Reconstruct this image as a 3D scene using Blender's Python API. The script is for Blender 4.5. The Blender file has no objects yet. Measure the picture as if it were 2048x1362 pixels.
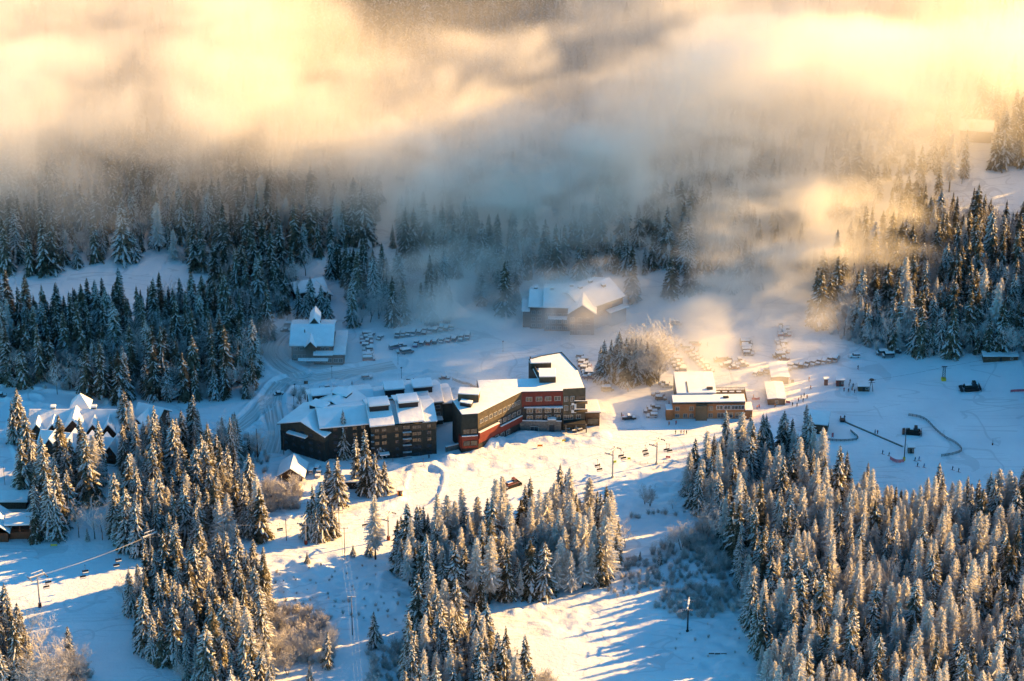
import bpy, bmesh, math, random
import numpy as np
from mathutils import Vector, Matrix
R = math.radians
random.seed(7)
scene = bpy.context.scene
COL = scene.collection

# ------------------------------------------------------------------ camera
W0, H0 = 2048.0, 1362.0                    # pixel frame of the photograph
FPX = 5807.0                               # focal length in those pixels
PITCH = R(28.0)
CAMH = 566.0
CAMY = -CAMH / math.tan(PITCH)
cam_d = bpy.data.cameras.new('camera')
cam_d.sensor_width = 36.0
cam_d.lens = 36.0 * FPX / W0
cam_d.clip_start = 5.0
cam_d.clip_end = 20000.0
cam = bpy.data.objects.new('camera', cam_d)
cam.location = (0, CAMY, CAMH)
cam.rotation_euler = (math.pi / 2 - PITCH, 0, 0)
COL.objects.link(cam)
scene.camera = cam

# ------------------------------------------------------------------ sky, sun, exposure
SUN_AZ, SUN_EL = 23.0, 18.0                # azimuth measured from +x towards +y
world = bpy.data.worlds.new('World')
scene.world = world
world.use_nodes = True
wn = world.node_tree
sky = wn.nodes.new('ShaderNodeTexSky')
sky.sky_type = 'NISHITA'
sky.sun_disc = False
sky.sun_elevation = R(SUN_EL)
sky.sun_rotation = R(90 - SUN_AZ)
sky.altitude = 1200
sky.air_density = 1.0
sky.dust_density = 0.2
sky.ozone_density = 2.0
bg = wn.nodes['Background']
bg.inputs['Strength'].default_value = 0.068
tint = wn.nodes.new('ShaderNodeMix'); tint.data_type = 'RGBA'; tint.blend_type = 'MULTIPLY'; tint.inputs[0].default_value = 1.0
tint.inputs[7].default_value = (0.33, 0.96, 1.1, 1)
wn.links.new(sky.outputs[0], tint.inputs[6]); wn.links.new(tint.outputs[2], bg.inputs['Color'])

sun_d = bpy.data.lights.new('sun', 'SUN')
sun_d.energy = 5.0
sun_d.angle = R(0.6)
sun_d.color = (1.0, 0.57, 0.17)
sun = bpy.data.objects.new('sun', sun_d)
SDIR = Vector((math.cos(R(SUN_EL)) * math.cos(R(SUN_AZ)), math.cos(R(SUN_EL)) * math.sin(R(SUN_AZ)), math.sin(R(SUN_EL))))
sun.rotation_euler = (-SDIR).to_track_quat('-Z', 'Y').to_euler()
sun.location = (400, 300, 300)
COL.objects.link(sun)

scene.view_settings.view_transform = 'Standard'
scene.view_settings.look = 'None'
scene.view_settings.exposure = 1.95
scene.view_settings.gamma = 1.0
scene.view_settings.use_curve_mapping = False
cy = scene.cycles
cy.use_denoising = True
cy.use_adaptive_sampling = True
cy.adaptive_threshold = 0.02
cy.max_bounces = 9
cy.diffuse_bounces = 2
cy.glossy_bounces = 1
cy.transmission_bounces = 2
cy.volume_bounces = 8
cy.transparent_max_bounces = 8
cy.volume_step_rate = 2.0
cy.volume_max_steps = 256
cy.caustics_reflective = False
cy.caustics_refractive = False
scene.render.use_motion_blur = False

# ------------------------------------------------------------------ numpy noise and terrain
def _hash(ix, iy, seed):
    h = (ix.astype(np.int64) * 374761393 + iy.astype(np.int64) * 668265263 + seed * 1274126177) & 0xffffffff
    h = ((h ^ (h >> 13)) * 1274126177) & 0xffffffff
    h = (h ^ (h >> 16)) & 0xffffffff
    return h.astype(np.float64) / 4294967295.0
def vnoise(x, y, s, seed=0):
    x = np.asarray(x, float) / s; y = np.asarray(y, float) / s
    ix = np.floor(x); iy = np.floor(y); fx = x - ix; fy = y - iy
    fx = fx * fx * (3 - 2 * fx); fy = fy * fy * (3 - 2 * fy)
    a = _hash(ix, iy, seed); b = _hash(ix + 1, iy, seed); c = _hash(ix, iy + 1, seed); d = _hash(ix + 1, iy + 1, seed)
    return (a + (b - a) * fx) * (1 - fy) + (c + (d - c) * fx) * fy - 0.5
def fbm(x, y, s, seed=0, o=3):
    t = 0; a = 1.0
    for k in range(o):
        t = t + a * vnoise(np.asarray(x) + 17.3 * k, np.asarray(y) - 9.1 * k, s, seed + k); s *= 0.5; a *= 0.5
    return t
def sstep(a, b, x):
    t = np.clip((np.asarray(x, float) - a) / (b - a), 0, 1); return t * t * (3 - 2 * t)
def seg_dist(x, y, pts):
    d = np.full(np.shape(x), 1e9)
    for (ax, ay), (bx, by) in zip(pts[:-1], pts[1:]):
        vx, vy = bx - ax, by - ay
        L2 = vx * vx + vy * vy + 1e-9
        t = np.clip(((x - ax) * vx + (y - ay) * vy) / L2, 0, 1)
        d = np.minimum(d, np.hypot(x - ax - t * vx, y - ay - t * vy))
    return d
CP, SP = math.cos(PITCH), math.sin(PITCH)
def ray(px, py):
    u = (px - W0 / 2) / FPX; v = (H0 / 2 - py) / FPX
    return np.array((u, CP + v * SP, -SP + v * CP))
def pz(px, py, z):
    """point where the view ray through a pixel of the photograph reaches height z"""
    d = ray(px, py); t = (z - CAMH) / d[2]
    return (d[0] * t, CAMY + d[1] * t)
HILL0 = 62.0
def macro(x, y):
    x = np.asarray(x, float); y = np.asarray(y, float)
    t = np.maximum(0, y - HILL0 + 14)
    t = t * t / (t + 30)
    z = 0.27 * np.minimum(t, 700)
    z = z + 0.035 * np.maximum(0, -(y + 70))
    # right-hand ski slope and an unseen wooded knoll, added and raised to shade it
    z = z + 0.10 * np.maximum(0, x - 120) * sstep(-60, 40, y)
    z = z + 80 * np.exp(-(((x - 345) / 66) ** 2 + ((y + 14) / 56) ** 2))
    z = z + 5 * fbm(x, y, 130, 3, 2) * sstep(-40, 60, y) + 1.6 * fbm(x, y, 60, 5, 2)
    return z
BERMS = []       # (points, half distance from the line, height, width)
FLATS = []       # (x, y, radius)
ROUGH = []       # (polygon-ish centre x, y, rx, ry, amplitude)
def ground(x, y):
    z = macro(x, y)
    x = np.asarray(x, float); y = np.asarray(y, float)
    for (cx, cy_, rx, ry, amp) in ROUGH:
        m = np.exp(-(((x - cx) / rx) ** 2 + ((y - cy_) / ry) ** 2) ** 2)
        z = z + m * amp * (fbm(x, y * 1.3, 4.5, 21, 2))
    for pts, off, h, w in BERMS:
        xs = [p[0] for p in pts]; ys = [p[1] for p in pts]
        if np.ndim(x):
            sel = (x > min(xs) - off - 8) & (x < max(xs) + off + 8) & (y > min(ys) - off - 8) & (y < max(ys) + off + 8)
            if not sel.any(): continue
            d = seg_dist(x[sel], y[sel], pts)
            add = h * np.exp(-((d - off) / w) ** 2) * (1 + 1.3 * fbm(x[sel], y[sel], 4.2, 31, 3)) - 0.35 * (d < off - w * 0.5)
            z = z.copy(); z[sel] += add
        else:
            d = seg_dist(x, y, pts)
            if d < off + 8:
                z = z + h * np.exp(-((d - off) / w) ** 2) * (1 + 1.3 * fbm(x, y, 4.2, 31, 3)) - 0.35 * (d < off - w * 0.5)
    return z
def gz(x, y): return float(ground(np.array([x]), np.array([y]))[0])
def at(px, py, dz=0.0):
    """ground point seen at a pixel of the photograph"""
    d = ray(px, py); z = 0.0
    for _ in range(24):
        t = (z - CAMH) / d[2]
        x, y = d[0] * t, CAMY + d[1] * t
        z = 0.5 * z + 0.5 * float(macro(x, y))
    return Vector((x, y, gz(x, y) + dz))
def at_arr(px, py):
    px = np.asarray(px, float); py = np.asarray(py, float)
    u = (px - W0 / 2) / FPX; v = (H0 / 2 - py) / FPX
    dx, dy, dz_ = u, CP + v * SP, -SP + v * CP
    z = np.zeros_like(u)
    for _ in range(24):
        t = (z - CAMH) / dz_
        x, y = dx * t, CAMY + dy * t
        z = 0.5 * z + 0.5 * macro(x, y)
    return x, y
def pix(x, y, z):
    """world point to pixel of the photograph"""
    Y = y - CAMY; Z = z - CAMH
    dep = Y * CP - Z * SP
    return W0 / 2 + FPX * x / dep, H0 / 2 - FPX * (Y * SP + Z * CP) / dep

# ------------------------------------------------------------------ helpers: materials
def mat(name, col, rough=0.7, noise=None, col2=None, bump=0.0, metal=0.0, emis=None, spec=0.3, rnd=0.0, detail=4):
    m = bpy.data.materials.new(name); m.use_nodes = True
    n = m.node_tree.nodes; l = m.node_tree.links; b = n['Principled BSDF']
    b.inputs['Roughness'].default_value = rough
    b.inputs['Metallic'].default_value = metal
    b.inputs['Specular IOR Level'].default_value = spec
    b.inputs['Base Color'].default_value = (*col, 1)
    out = None
    if noise:
        tc = n.new('ShaderNodeTexCoord'); nt = n.new('ShaderNodeTexNoise')
        nt.inputs['Scale'].default_value = noise; nt.inputs['Detail'].default_value = detail
        l.new(tc.outputs['Object'], nt.inputs['Vector'])
        rp = n.new('ShaderNodeValToRGB')
        rp.color_ramp.elements[0].position = 0.35; rp.color_ramp.elements[1].position = 0.65
        rp.color_ramp.elements[0].color = (*col, 1); rp.color_ramp.elements[1].color = (*(col2 or col), 1)
        l.new(nt.outputs['Fac'], rp.inputs['Fac']); out = rp.outputs['Color']
        if bump:
            bp = n.new('ShaderNodeBump'); bp.inputs['Strength'].default_value = 0.7; bp.inputs['Distance'].default_value = bump
            l.new(nt.outputs['Fac'], bp.inputs['Height']); l.new(bp.outputs['Normal'], b.inputs['Normal'])
    if rnd:
        oi = n.new('ShaderNodeObjectInfo'); hsv = n.new('ShaderNodeHueSaturation')
        mr = n.new('ShaderNodeMapRange'); mr.inputs['To Min'].default_value = 1 - rnd; mr.inputs['To Max'].default_value = 1 + rnd
        l.new(oi.outputs['Random'], mr.inputs['Value']); l.new(mr.outputs[0], hsv.inputs['Value'])
        if out is not None: l.new(out, hsv.inputs['Color'])
        else: hsv.inputs['Color'].default_value = (*col, 1)
        out = hsv.outputs['Color']
    if out is not None: l.new(out, b.inputs['Base Color'])
    if emis:
        b.inputs['Emission Color'].default_value = (*emis[0], 1); b.inputs['Emission Strength'].default_value = emis[1]
    return m
# ------------------------------------------------------------------ helpers: meshes and objects
class MB:
    """collects faces of several materials, then links them as one mesh object"""
    def __init__(s): s.v = []; s.f = []; s.m = []
    def face(s, pts, m=0):
        k = len(s.v); s.v += [tuple(p) for p in pts]; s.f.append(tuple(range(k, k + len(pts)))); s.m.append(m)
    def box(s, x0, y0, z0, x1, y1, z1, m=0, mx=None):
        P = [(x0, y0, z0), (x1, y0, z0), (x1, y1, z0), (x0, y1, z0), (x0, y0, z1), (x1, y0, z1), (x1, y1, z1), (x0, y1, z1)]
        if mx is not None: P = [tuple(mx @ Vector(p)) for p in P]
        k = len(s.v); s.v += P
        for f in ((0, 3, 2, 1), (4, 5, 6, 7), (0, 1, 5, 4), (1, 2, 6, 5), (2, 3, 7, 6), (3, 0, 4, 7)):
            s.f.append(tuple(k + i for i in f)); s.m.append(m)
    def tube(s, a, b, r0, r1=None, n=6, m=0, cap=True):
        a = Vector(a); b = Vector(b); r1 = r0 if r1 is None else r1
        d = (b - a); d = d.normalized() if d.length > 1e-6 else Vector((0, 0, 1))
        u = d.orthogonal().normalized(); w = d.cross(u)
        k = len(s.v)
        for c, r in ((a, r0), (b, r1)):
            for i in range(n):
                t = 2 * math.pi * i / n
                s.v.append(tuple(c + u * (r * math.cos(t)) + w * (r * math.sin(t))))
        for i in range(n):
            j = (i + 1) % n; s.f.append((k + i, k + j, k + n + j, k + n + i)); s.m.append(m)
        if cap:
            s.f.append(tuple(k + n - 1 - i for i in range(n))); s.m.append(m)
            s.f.append(tuple(k + n + i for i in range(n))); s.m.append(m)
    def prism(s, pts, z0, z1, m=0, mtop=None):
        """extrude a plan polygon (counter-clockwise)"""
        A = sum(pts[i][0] * pts[(i + 1) % len(pts)][1] - pts[(i + 1) % len(pts)][0] * pts[i][1] for i in range(len(pts)))
        if A < 0: pts = list(reversed(pts))
        k = len(s.v); n = len(pts)
        s.v += [(p[0], p[1], z0) for p in pts] + [(p[0], p[1], z1) for p in pts]
        s.f.append(tuple(k + n - 1 - i for i in range(n))); s.m.append(m)
        s.f.append(tuple(k + n + i for i in range(n))); s.m.append(m if mtop is None else mtop)
        for i in range(n):
            j = (i + 1) % n; s.f.append((k + i, k + j, k + n + j, k + n + i)); s.m.append(m)
    def mesh(s, name, mats, smooth=False):
        me = bpy.data.meshes.new(name); me.from_pydata(s.v, [], s.f)
        for mm in (mats if isinstance(mats, (list, tuple)) else [mats]): me.materials.append(mm)
        me.polygons.foreach_set('material_index', s.m)
        if smooth: me.polygons.foreach_set('use_smooth', [True] * len(s.f))
        me.update(); return me
    def build(s, name, mats, parent=None, loc=(0, 0, 0), smooth=False, bevel=0.0, seg=1):
        o = link(name, s.mesh(name, mats, smooth), parent, loc)
        if bevel:
            b = o.modifiers.new('bevel', 'BEVEL'); b.width = bevel; b.segments = seg; b.limit_method = 'ANGLE'; b.angle_limit = R(25)
        return o
def link(name, data, parent=None, loc=(0, 0, 0), rz=0.0, scale=None):
    o = bpy.data.objects.new(name, data); COL.objects.link(o)
    if parent: o.parent = parent
    o.location = loc
    if rz: o.rotation_euler = (0, 0, rz)
    if scale: o.scale = scale
    return o
def tag(o, label, cat, group=None, kind=None):
    o['label'] = label; o['category'] = cat
    if group: o['group'] = group
    if kind: o['kind'] = kind
    return o
def thing(name, label, cat, loc=(0, 0, 0), rz=0.0, group=None):
    o = bpy.data.objects.new(name, None); o.empty_display_size = 0.5; COL.objects.link(o)
    o.location = loc; o.rotation_euler = (0, 0, rz)
    return tag(o, label, cat, group)
def kids(o): return CHILD.get(o.name, [])
CHILD = {}
def copy_tree(o, loc, rz, label=None, scale=None):
    c = o.copy(); COL.objects.link(c); c.location = loc; c.rotation_euler = (0, 0, rz)
    if scale: c.scale = scale
    if label: c['label'] = label
    for ch in o.children:
        d = ch.copy(); COL.objects.link(d); d.parent = c
        for g in ch.children:
            e = g.copy(); COL.objects.link(e); e.parent = d
    return c
ORD = ['zeroth', 'first', 'second', 'third', 'fourth', 'fifth', 'sixth', 'seventh', 'eighth', 'ninth', 'tenth', 'eleventh', 'twelfth', 'thirteenth', 'fourteenth', 'fifteenth', 'sixteenth', 'seventeenth', 'eighteenth', 'nineteenth', 'twentieth']
def ordw(i):
    if i <= 20: return ORD[i]
    tens = {2: 'twenty', 3: 'thirty', 4: 'forty', 5: 'fifty'}
    if i % 10 == 0: return {30: 'thirtieth', 40: 'fortieth', 50: 'fiftieth'}.get(i, str(i) + 'th')
    return tens.get(i // 10, 'sixty') + '-' + ORD[i % 10]

# ------------------------------------------------------------------ snow material for the ground
def snow_mat():
    m = bpy.data.materials.new('snow_ground'); m.use_nodes = True
    n = m.node_tree.nodes; l = m.node_tree.links; b = n['Principled BSDF']
    b.inputs['Roughness'].default_value = 0.6; b.inputs['Specular IOR Level'].default_value = 0.25
    g = n.new('ShaderNodeNewGeometry')
    def noise(scale, detail, vec=None, rough=0.55):
        t = n.new('ShaderNodeTexNoise'); t.inputs['Scale'].default_value = scale; t.inputs['Detail'].default_value = detail
        t.inputs['Roughness'].default_value = rough
        l.new(vec or g.outputs['Position'], t.inputs['Vector']); return t
    a = noise(0.05, 4); c = noise(0.6, 5); e = noise(2.6, 3)
    rp = n.new('ShaderNodeValToRGB'); rp.color_ramp.elements[0].position = 0.3; rp.color_ramp.elements[1].position = 0.7
    rp.color_ramp.elements[0].color = (0.72, 0.74, 0.77, 1); rp.color_ramp.elements[1].color = (0.84, 0.85, 0.86, 1)
    l.new(a.outputs['Fac'], rp.inputs['Fac'])
    l.new(rp.outputs['Color'], b.inputs['Base Color'])
    # groomer and ski streaks: noise stretched along x
    mp = n.new('ShaderNodeMapping'); mp.inputs['Scale'].default_value = (0.012, 0.28, 0.1); mp.inputs['Rotation'].default_value = (0, 0, R(-14))
    l.new(g.outputs['Position'], mp.inputs['Vector'])
    st = noise(1.0, 4, mp.outputs['Vector'])
    add = n.new('ShaderNodeMath'); add.operation = 'MULTIPLY_ADD'; add.inputs[1].default_value = 0.8
    l.new(st.outputs['Fac'], add.inputs[0]); l.new(c.outputs['Fac'], add.inputs[2])
    def mth(op, a_, b_=None, c_=None):
        q = n.new('ShaderNodeMath'); q.operation = op
        for i, v in enumerate((a_, b_, c_)):
            if v is None: continue
            if isinstance(v, (int, float)): q.inputs[i].default_value = v
            else: l.new(v, q.inputs[i])
        return q.outputs[0]
    hgt = mth('MULTIPLY_ADD', e.outputs['Fac'], 0.3, add.outputs[0])
    # ski and vehicle tracks: thin curved grooves following level lines of a warped noise
    trk = []
    for (sx, sy, rot, dens, w_) in ((0.012, 0.035, -20, 9.0, 0.10), (0.02, 0.02, 30, 7.0, 0.08), (0.007, 0.05, 12, 14.0, 0.12)):
        mq = n.new('ShaderNodeMapping'); mq.inputs['Scale'].default_value = (sx, sy, 0.0); mq.inputs['Rotation'].default_value = (0, 0, R(rot)); l.new(g.outputs['Position'], mq.inputs['Vector'])
        tq = noise(1.0, 1.5, mq.outputs['Vector'])
        fr = mth('FRACT', mth('MULTIPLY', tq.outputs['Fac'], dens))
        ln_ = mth('LESS_THAN', mth('ABSOLUTE', mth('SUBTRACT', fr, 0.5)), w_ * 0.35)
        msk = noise(0.03, 2)
        ln_ = mth('MULTIPLY', ln_, mth('GREATER_THAN', msk.outputs['Fac'], 0.5))
        hgt = mth('MULTIPLY_ADD', ln_, -0.9, hgt); trk.append(ln_)
    tot = mth('ADD', mth('ADD', trk[0], trk[1], None), trk[2]); tot = mth('MINIMUM', tot, 1.0)
    mxc = n.new('ShaderNodeMix'); mxc.data_type = 'RGBA'; l.new(mth('MULTIPLY', tot, 0.4), mxc.inputs[0]); l.new(rp.outputs['Color'], mxc.inputs[6]); mxc.inputs[7].default_value = (0.50, 0.51, 0.53, 1)
    l.new(mxc.outputs[2], b.inputs['Base Color'])
    # knee-high hummocks
    hm = noise(0.28, 3); hgt = mth('MULTIPLY_ADD', hm.outputs['Fac'], 0.9, hgt)
    bp = n.new('ShaderNodeBump'); bp.inputs['Strength'].default_value = 0.55; bp.inputs['Distance'].default_value = 0.42
    l.new(hgt, bp.inputs['Height']); l.new(bp.outputs['Normal'], b.inputs['Normal'])
    return m
M = {}
M['snow_ground'] = snow_mat()
# ------------------------------------------------------------------ clouds and mist: procedural voxel volumes
class F:
    """tiny field algebra on geometry-node float sockets"""
    ng = None
    def __init__(s, sock): s.s = sock
    @staticmethod
    def op(o, a, b=None, c=None, clamp=False):
        n = F.ng.nodes.new('ShaderNodeMath'); n.operation = o; n.use_clamp = clamp
        for i, v in enumerate((a, b, c)):
            if v is None: continue
            if isinstance(v, F): F.ng.links.new(v.s, n.inputs[i])
            else: n.inputs[i].default_value = float(v)
        return F(n.outputs[0])
    def __add__(s, o): return F.op('ADD', s, o)
    __radd__ = __add__
    def __sub__(s, o): return F.op('SUBTRACT', s, o)
    def __rsub__(s, o): return F.op('SUBTRACT', o, s)
    def __mul__(s, o): return F.op('MULTIPLY', s, o)
    __rmul__ = __mul__
    def __truediv__(s, o): return F.op('DIVIDE', s, o)
    def max(s, o): return F.op('MAXIMUM', s, o)
    def min(s, o): return F.op('MINIMUM', s, o)
    def ss(s, a, b):
        n = F.ng.nodes.new('ShaderNodeMapRange'); n.interpolation_type = 'SMOOTHSTEP'
        F.ng.links.new(s.s, n.inputs['Value'])
        for k, v in (('From Min', a), ('From Max', b)):
            if isinstance(v, F): F.ng.links.new(v.s, n.inputs[k])
            else: n.inputs[k].default_value = float(v)
        return F(n.outputs['Result'])
def fnoise(pos, sc, detail, seed, rough=0.55, dist=0.0):
    ng = F.ng
    mp = ng.nodes.new('ShaderNodeVectorMath'); mp.operation = 'MULTIPLY_ADD'
    ng.links.new(pos, mp.inputs[0]); mp.inputs[1].default_value = sc; mp.inputs[2].default_value = (seed * 7.3, seed * 3.1, seed * 5.7)
    n = ng.nodes.new('ShaderNodeTexNoise'); n.inputs['Scale'].default_value = 1.0
    n.inputs['Detail'].default_value = detail; n.inputs['Roughness'].default_value = rough; n.inputs['Distortion'].default_value = dist
    ng.links.new(mp.outputs[0], n.inputs['Vector'])
    return F(n.outputs['Fac'])
def volume(name, lo, hi, vox, fn, material):
    me = bpy.data.meshes.new(name); me.from_pydata([lo, hi], [(0, 1)], [])
    o = bpy.data.objects.new(name, me); COL.objects.link(o)
    ng = bpy.data.node_groups.new(name, 'GeometryNodeTree')
    ng.interface.new_socket('Geometry', in_out='INPUT', socket_type='NodeSocketGeometry')
    ng.interface.new_socket('Geometry', in_out='OUTPUT', socket_type='NodeSocketGeometry')
    out = ng.nodes.new('NodeGroupOutput')
    F.ng = ng
    p = ng.nodes.new('GeometryNodeInputPosition'); sp = ng.nodes.new('ShaderNodeSeparateXYZ'); ng.links.new(p.outputs[0], sp.inputs[0])
    d = fn(p.outputs[0], F(sp.outputs[0]), F(sp.outputs[1]), F(sp.outputs[2]))
    vc = ng.nodes.new('GeometryNodeVolumeCube')
    ng.links.new(d.s, vc.inputs['Density'])
    vc.inputs['Min'].default_value = lo; vc.inputs['Max'].default_value = hi
    for i, k in enumerate(('Resolution X', 'Resolution Y', 'Resolution Z')):
        vc.inputs[k].default_value = max(4, int((hi[i] - lo[i]) / vox))
    sm = ng.nodes.new('GeometryNodeSetMaterial'); sm.inputs['Material'].default_value = material
    ng.links.new(vc.outputs[0], sm.inputs[0]); ng.links.new(sm.outputs[0], out.inputs[0])
    mod = o.modifiers.new('cloud', 'NODES'); mod.node_group = ng
    me.materials.append(material)
    return o
def vol_mat(name, dens, col, aniso, step=0.0):
    m = bpy.data.materials.new(name); m.use_nodes = True
    n = m.node_tree.nodes; l = m.node_tree.links; n.clear()
    out = n.new('ShaderNodeOutputMaterial'); pv = n.new('ShaderNodeVolumePrincipled')
    pv.inputs['Color'].default_value = (*col, 1); pv.inputs['Density'].default_value = dens; pv.inputs['Anisotropy'].default_value = aniso
    l.new(pv.outputs[0], out.inputs['Volume'])
    m.cycles.volume_step_rate = 1.0
    return m
M['cloud'] = vol_mat('cloud_vapour', 1.0, (0.985, 0.962, 0.92), 0.35)

def bank(pos, x, y, z):
    t = (y - (HILL0 - 14)).max(0.0)
    tz = t * t / (t + 30.0) * 0.27 + (x - 120.0).max(0.0) * 0.10
    h = z - tz
    big = fnoise(pos, (1 / 85, 1 / 60, 1 / 45), 2.0, 1.0, dist=0.3)
    fine = fnoise(pos, (1 / 40, 1 / 32, 1 / 30), 7.0, 2.0, rough=0.66, dist=0.9)
    # top of the bank: high on both sides, sagging in the middle, rising away from the camera
    top = 60.0 + (y - 50.0) * 0.16 + (x * -1 - 60.0).ss(0, 90) * 16.0 + (x - 20.0).ss(0, 90) * (38.0 - (y - 105.0).ss(0, 45) * 22.0) - (x - 230.0).ss(0, 60) * 60.0 - (x + 75.0).ss(0, 40) * (30.0 - x).ss(0, 40) * (y - 158.0).ss(0, 45) * 40.0 + (big - 0.5) * 34.0 + (fine - 0.5) * 36.0
    body = (top - z).ss(0.0, 14.0)
    # its edge towards the camera: nearer right of the middle, drawn back at the clear strip, forward again beyond the frame
    edge = 60.0 + (x - 20.0).ss(0, 70) * 8.0 + (x - 160.0 + (big - 0.5) * 90.0).ss(0, 90) * 48.0
    near = y + (big - 0.5) * 50.0 + (fine - 0.5) * 70.0
    front = (near - edge).ss(-10.0, 40.0)
    mid = (x + 120.0).ss(0, 60) * (70.0 - x).ss(0, 70)
    back = (250.0 - mid * 58.0 + (x - 40.0).ss(0, 60) * 150.0 + (fine - 0.5) * 40.0 - y).ss(0, 30)
    low = (h + (fine - 0.5) * 44.0 + (y - 70.0) * 0.12).ss(8.0, 34.0)
    holes = (fine * 0.6 + big * 0.4).ss(0.38, 0.56)
    veil = (h + (fine - 0.5) * 60.0).ss(0.0, 14.0) * (62.0 - h).ss(0.0, 40.0) * (y - 120.0).ss(0, 70) * (240.0 - x).ss(0, 60) * (1.0 - mid * (y - 185.0).ss(0, 30) * 0.8) * ((y - 170.0).ss(0, 60) * 0.014 + 0.018)
    return (body * front * back * (low * (holes * 0.55 + 0.45) * 0.040 + 0.003)).max(veil)
def mist(pos, x, y, z):
    """wisps lying on the car parks and round the condo"""
    fine = fnoise(pos, (1 / 26, 1 / 20, 1 / 13), 5.0, 5.0, rough=0.6, dist=0.6)
    t = (y - (HILL0 - 14)).max(0.0)
    h = z - t * t / (t + 30.0) * 0.27
    def puff(cx, cy_, cz, rx, ry, rz, a):
        dx = (x - cx) / rx; dy = (y - cy_) / ry; dz = (z - cz) / rz
        r = dx * dx + dy * dy + dz * dz
        return (1.0 - r + (fine - 0.5) * 2.2).max(0.0) * a
    f = puff(30, 12, 13, 42, 26, 16, 0.7)            # round the condo
    f = f + puff(105, 10, 9, 60, 42, 13, 0.8)        # over the far car park
    f = f + puff(58, -24, 7, 20, 16, 9, 0.7)        # foot of the spruce clump
    f = f + puff(85, -46, 6, 36, 20, 11, 0.25)        # day lodge
    f = f + puff(125, 56, 22, 68, 48, 24, 0.9)       # hillside on the right
    f = f + puff(-30, 25, 10, 45, 34, 15, 0.9)        # back rows of the car park
    f = f + puff(-95, -10, 6, 26, 16, 8, 0.7)        # lodge
    f = f + puff(20, -30, 8, 120, 50, 15, 0.2)      # thin veil over the village
    f = f + puff(0, 62, 26, 70, 36, 26, 0.3)         # foot of the cloud behind the condo
    f = f + puff(62, 84, 40, 78, 38, 26, 0.6)
    f = f + puff(-30, 86, 40, 80, 36, 26, 0.55)
    f = f + puff(-17, -70, 20, 9, 7, 5, 0.8)         # vents of the roofs
    n = fine.ss(0.42, 0.64)
    return f * (n * 0.92 + 0.08) * h.ss(-3, 2) * 0.11
def high_shade_cloud(pos, x, y, z):  # unseen puffs added to throw shade on apartments, chalets and road forest
    fine = fnoise(pos, (1 / 40, 1 / 40, 1 / 25), 4.0, 8.0, rough=0.6, dist=0.5)
    def puff(cx, cy_, cz, rx, ry, rz):
        dx = (x - cx) / rx; dy = (y - cy_) / ry; dz = (z - cz) / rz
        return (1.0 + (fine - 0.5) * 1.6 - (dx * dx + dy * dy + dz * dz)).ss(0, 0.6)
    return (puff(305.0, 98.0, 151.0, 50.0, 52.0, 24.0) + puff(312.0, 190.0, 192.0, 50.0, 50.0, 27.0)).min(1.0) * 0.07
def far_shade_cloud(pos, x, y, z):  # added out of view so its shadow darkens the upper hillside
    fine = fnoise(pos, (1 / 45, 1 / 45, 1 / 30), 4.0, 9.0, rough=0.6, dist=0.5)
    dx = (x - 315.0) / 60.0; dy = (y - 408.0) / 58.0; dz = (z - 178.0) / 40.0
    return (1.0 + (fine - 0.5) * 1.6 - (dx * dx + dy * dy + dz * dz)).ss(0, 0.6) * 0.06
# ------------------------------------------------------------------ tree materials
M['needle'] = mat('needles', (0.04, 0.042, 0.026), 0.8, 0.9, (0.30, 0.25, 0.17), rnd=0.3)
M['frost'] = mat('rime_needles', (0.56, 0.52, 0.46), 0.8, 1.1, (0.86, 0.82, 0.75), rnd=0.2)
M['snow'] = mat('snow_on_branches', (0.66, 0.67, 0.69), 0.65, 0.8, (0.82, 0.83, 0.84), spec=0.2)
M['bark'] = mat('bark', (0.035, 0.025, 0.018), 0.9, 3.0, (0.09, 0.07, 0.055), rnd=0.2)
M['rimetwig'] = mat('rimed_twigs', (0.45, 0.41, 0.38), 0.85, 2.0, (0.78, 0.75, 0.72), rnd=0.2)
M['darktwig'] = mat('dark_twigs', (0.34, 0.31, 0.29), 0.85, 2.0, (0.66, 0.64, 0.62), rnd=0.2)

def translucent(m, fac):
    n = m.node_tree.nodes; l = m.node_tree.links; b = n['Principled BSDF']; out = n['Material Output']
    t = n.new('ShaderNodeBsdfTranslucent'); mx = n.new('ShaderNodeMixShader'); mx.inputs[0].default_value = fac
    src = b.inputs['Base Color'].links[0].from_socket
    l.new(src, t.inputs['Color']); l.new(b.outputs[0], mx.inputs[1]); l.new(t.outputs[0], mx.inputs[2]); l.new(mx.outputs[0], out.inputs['Surface'])
translucent(M['needle'], 0.45); translucent(M['frost'], 0.5); translucent(M['snow'], 0.35)

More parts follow.
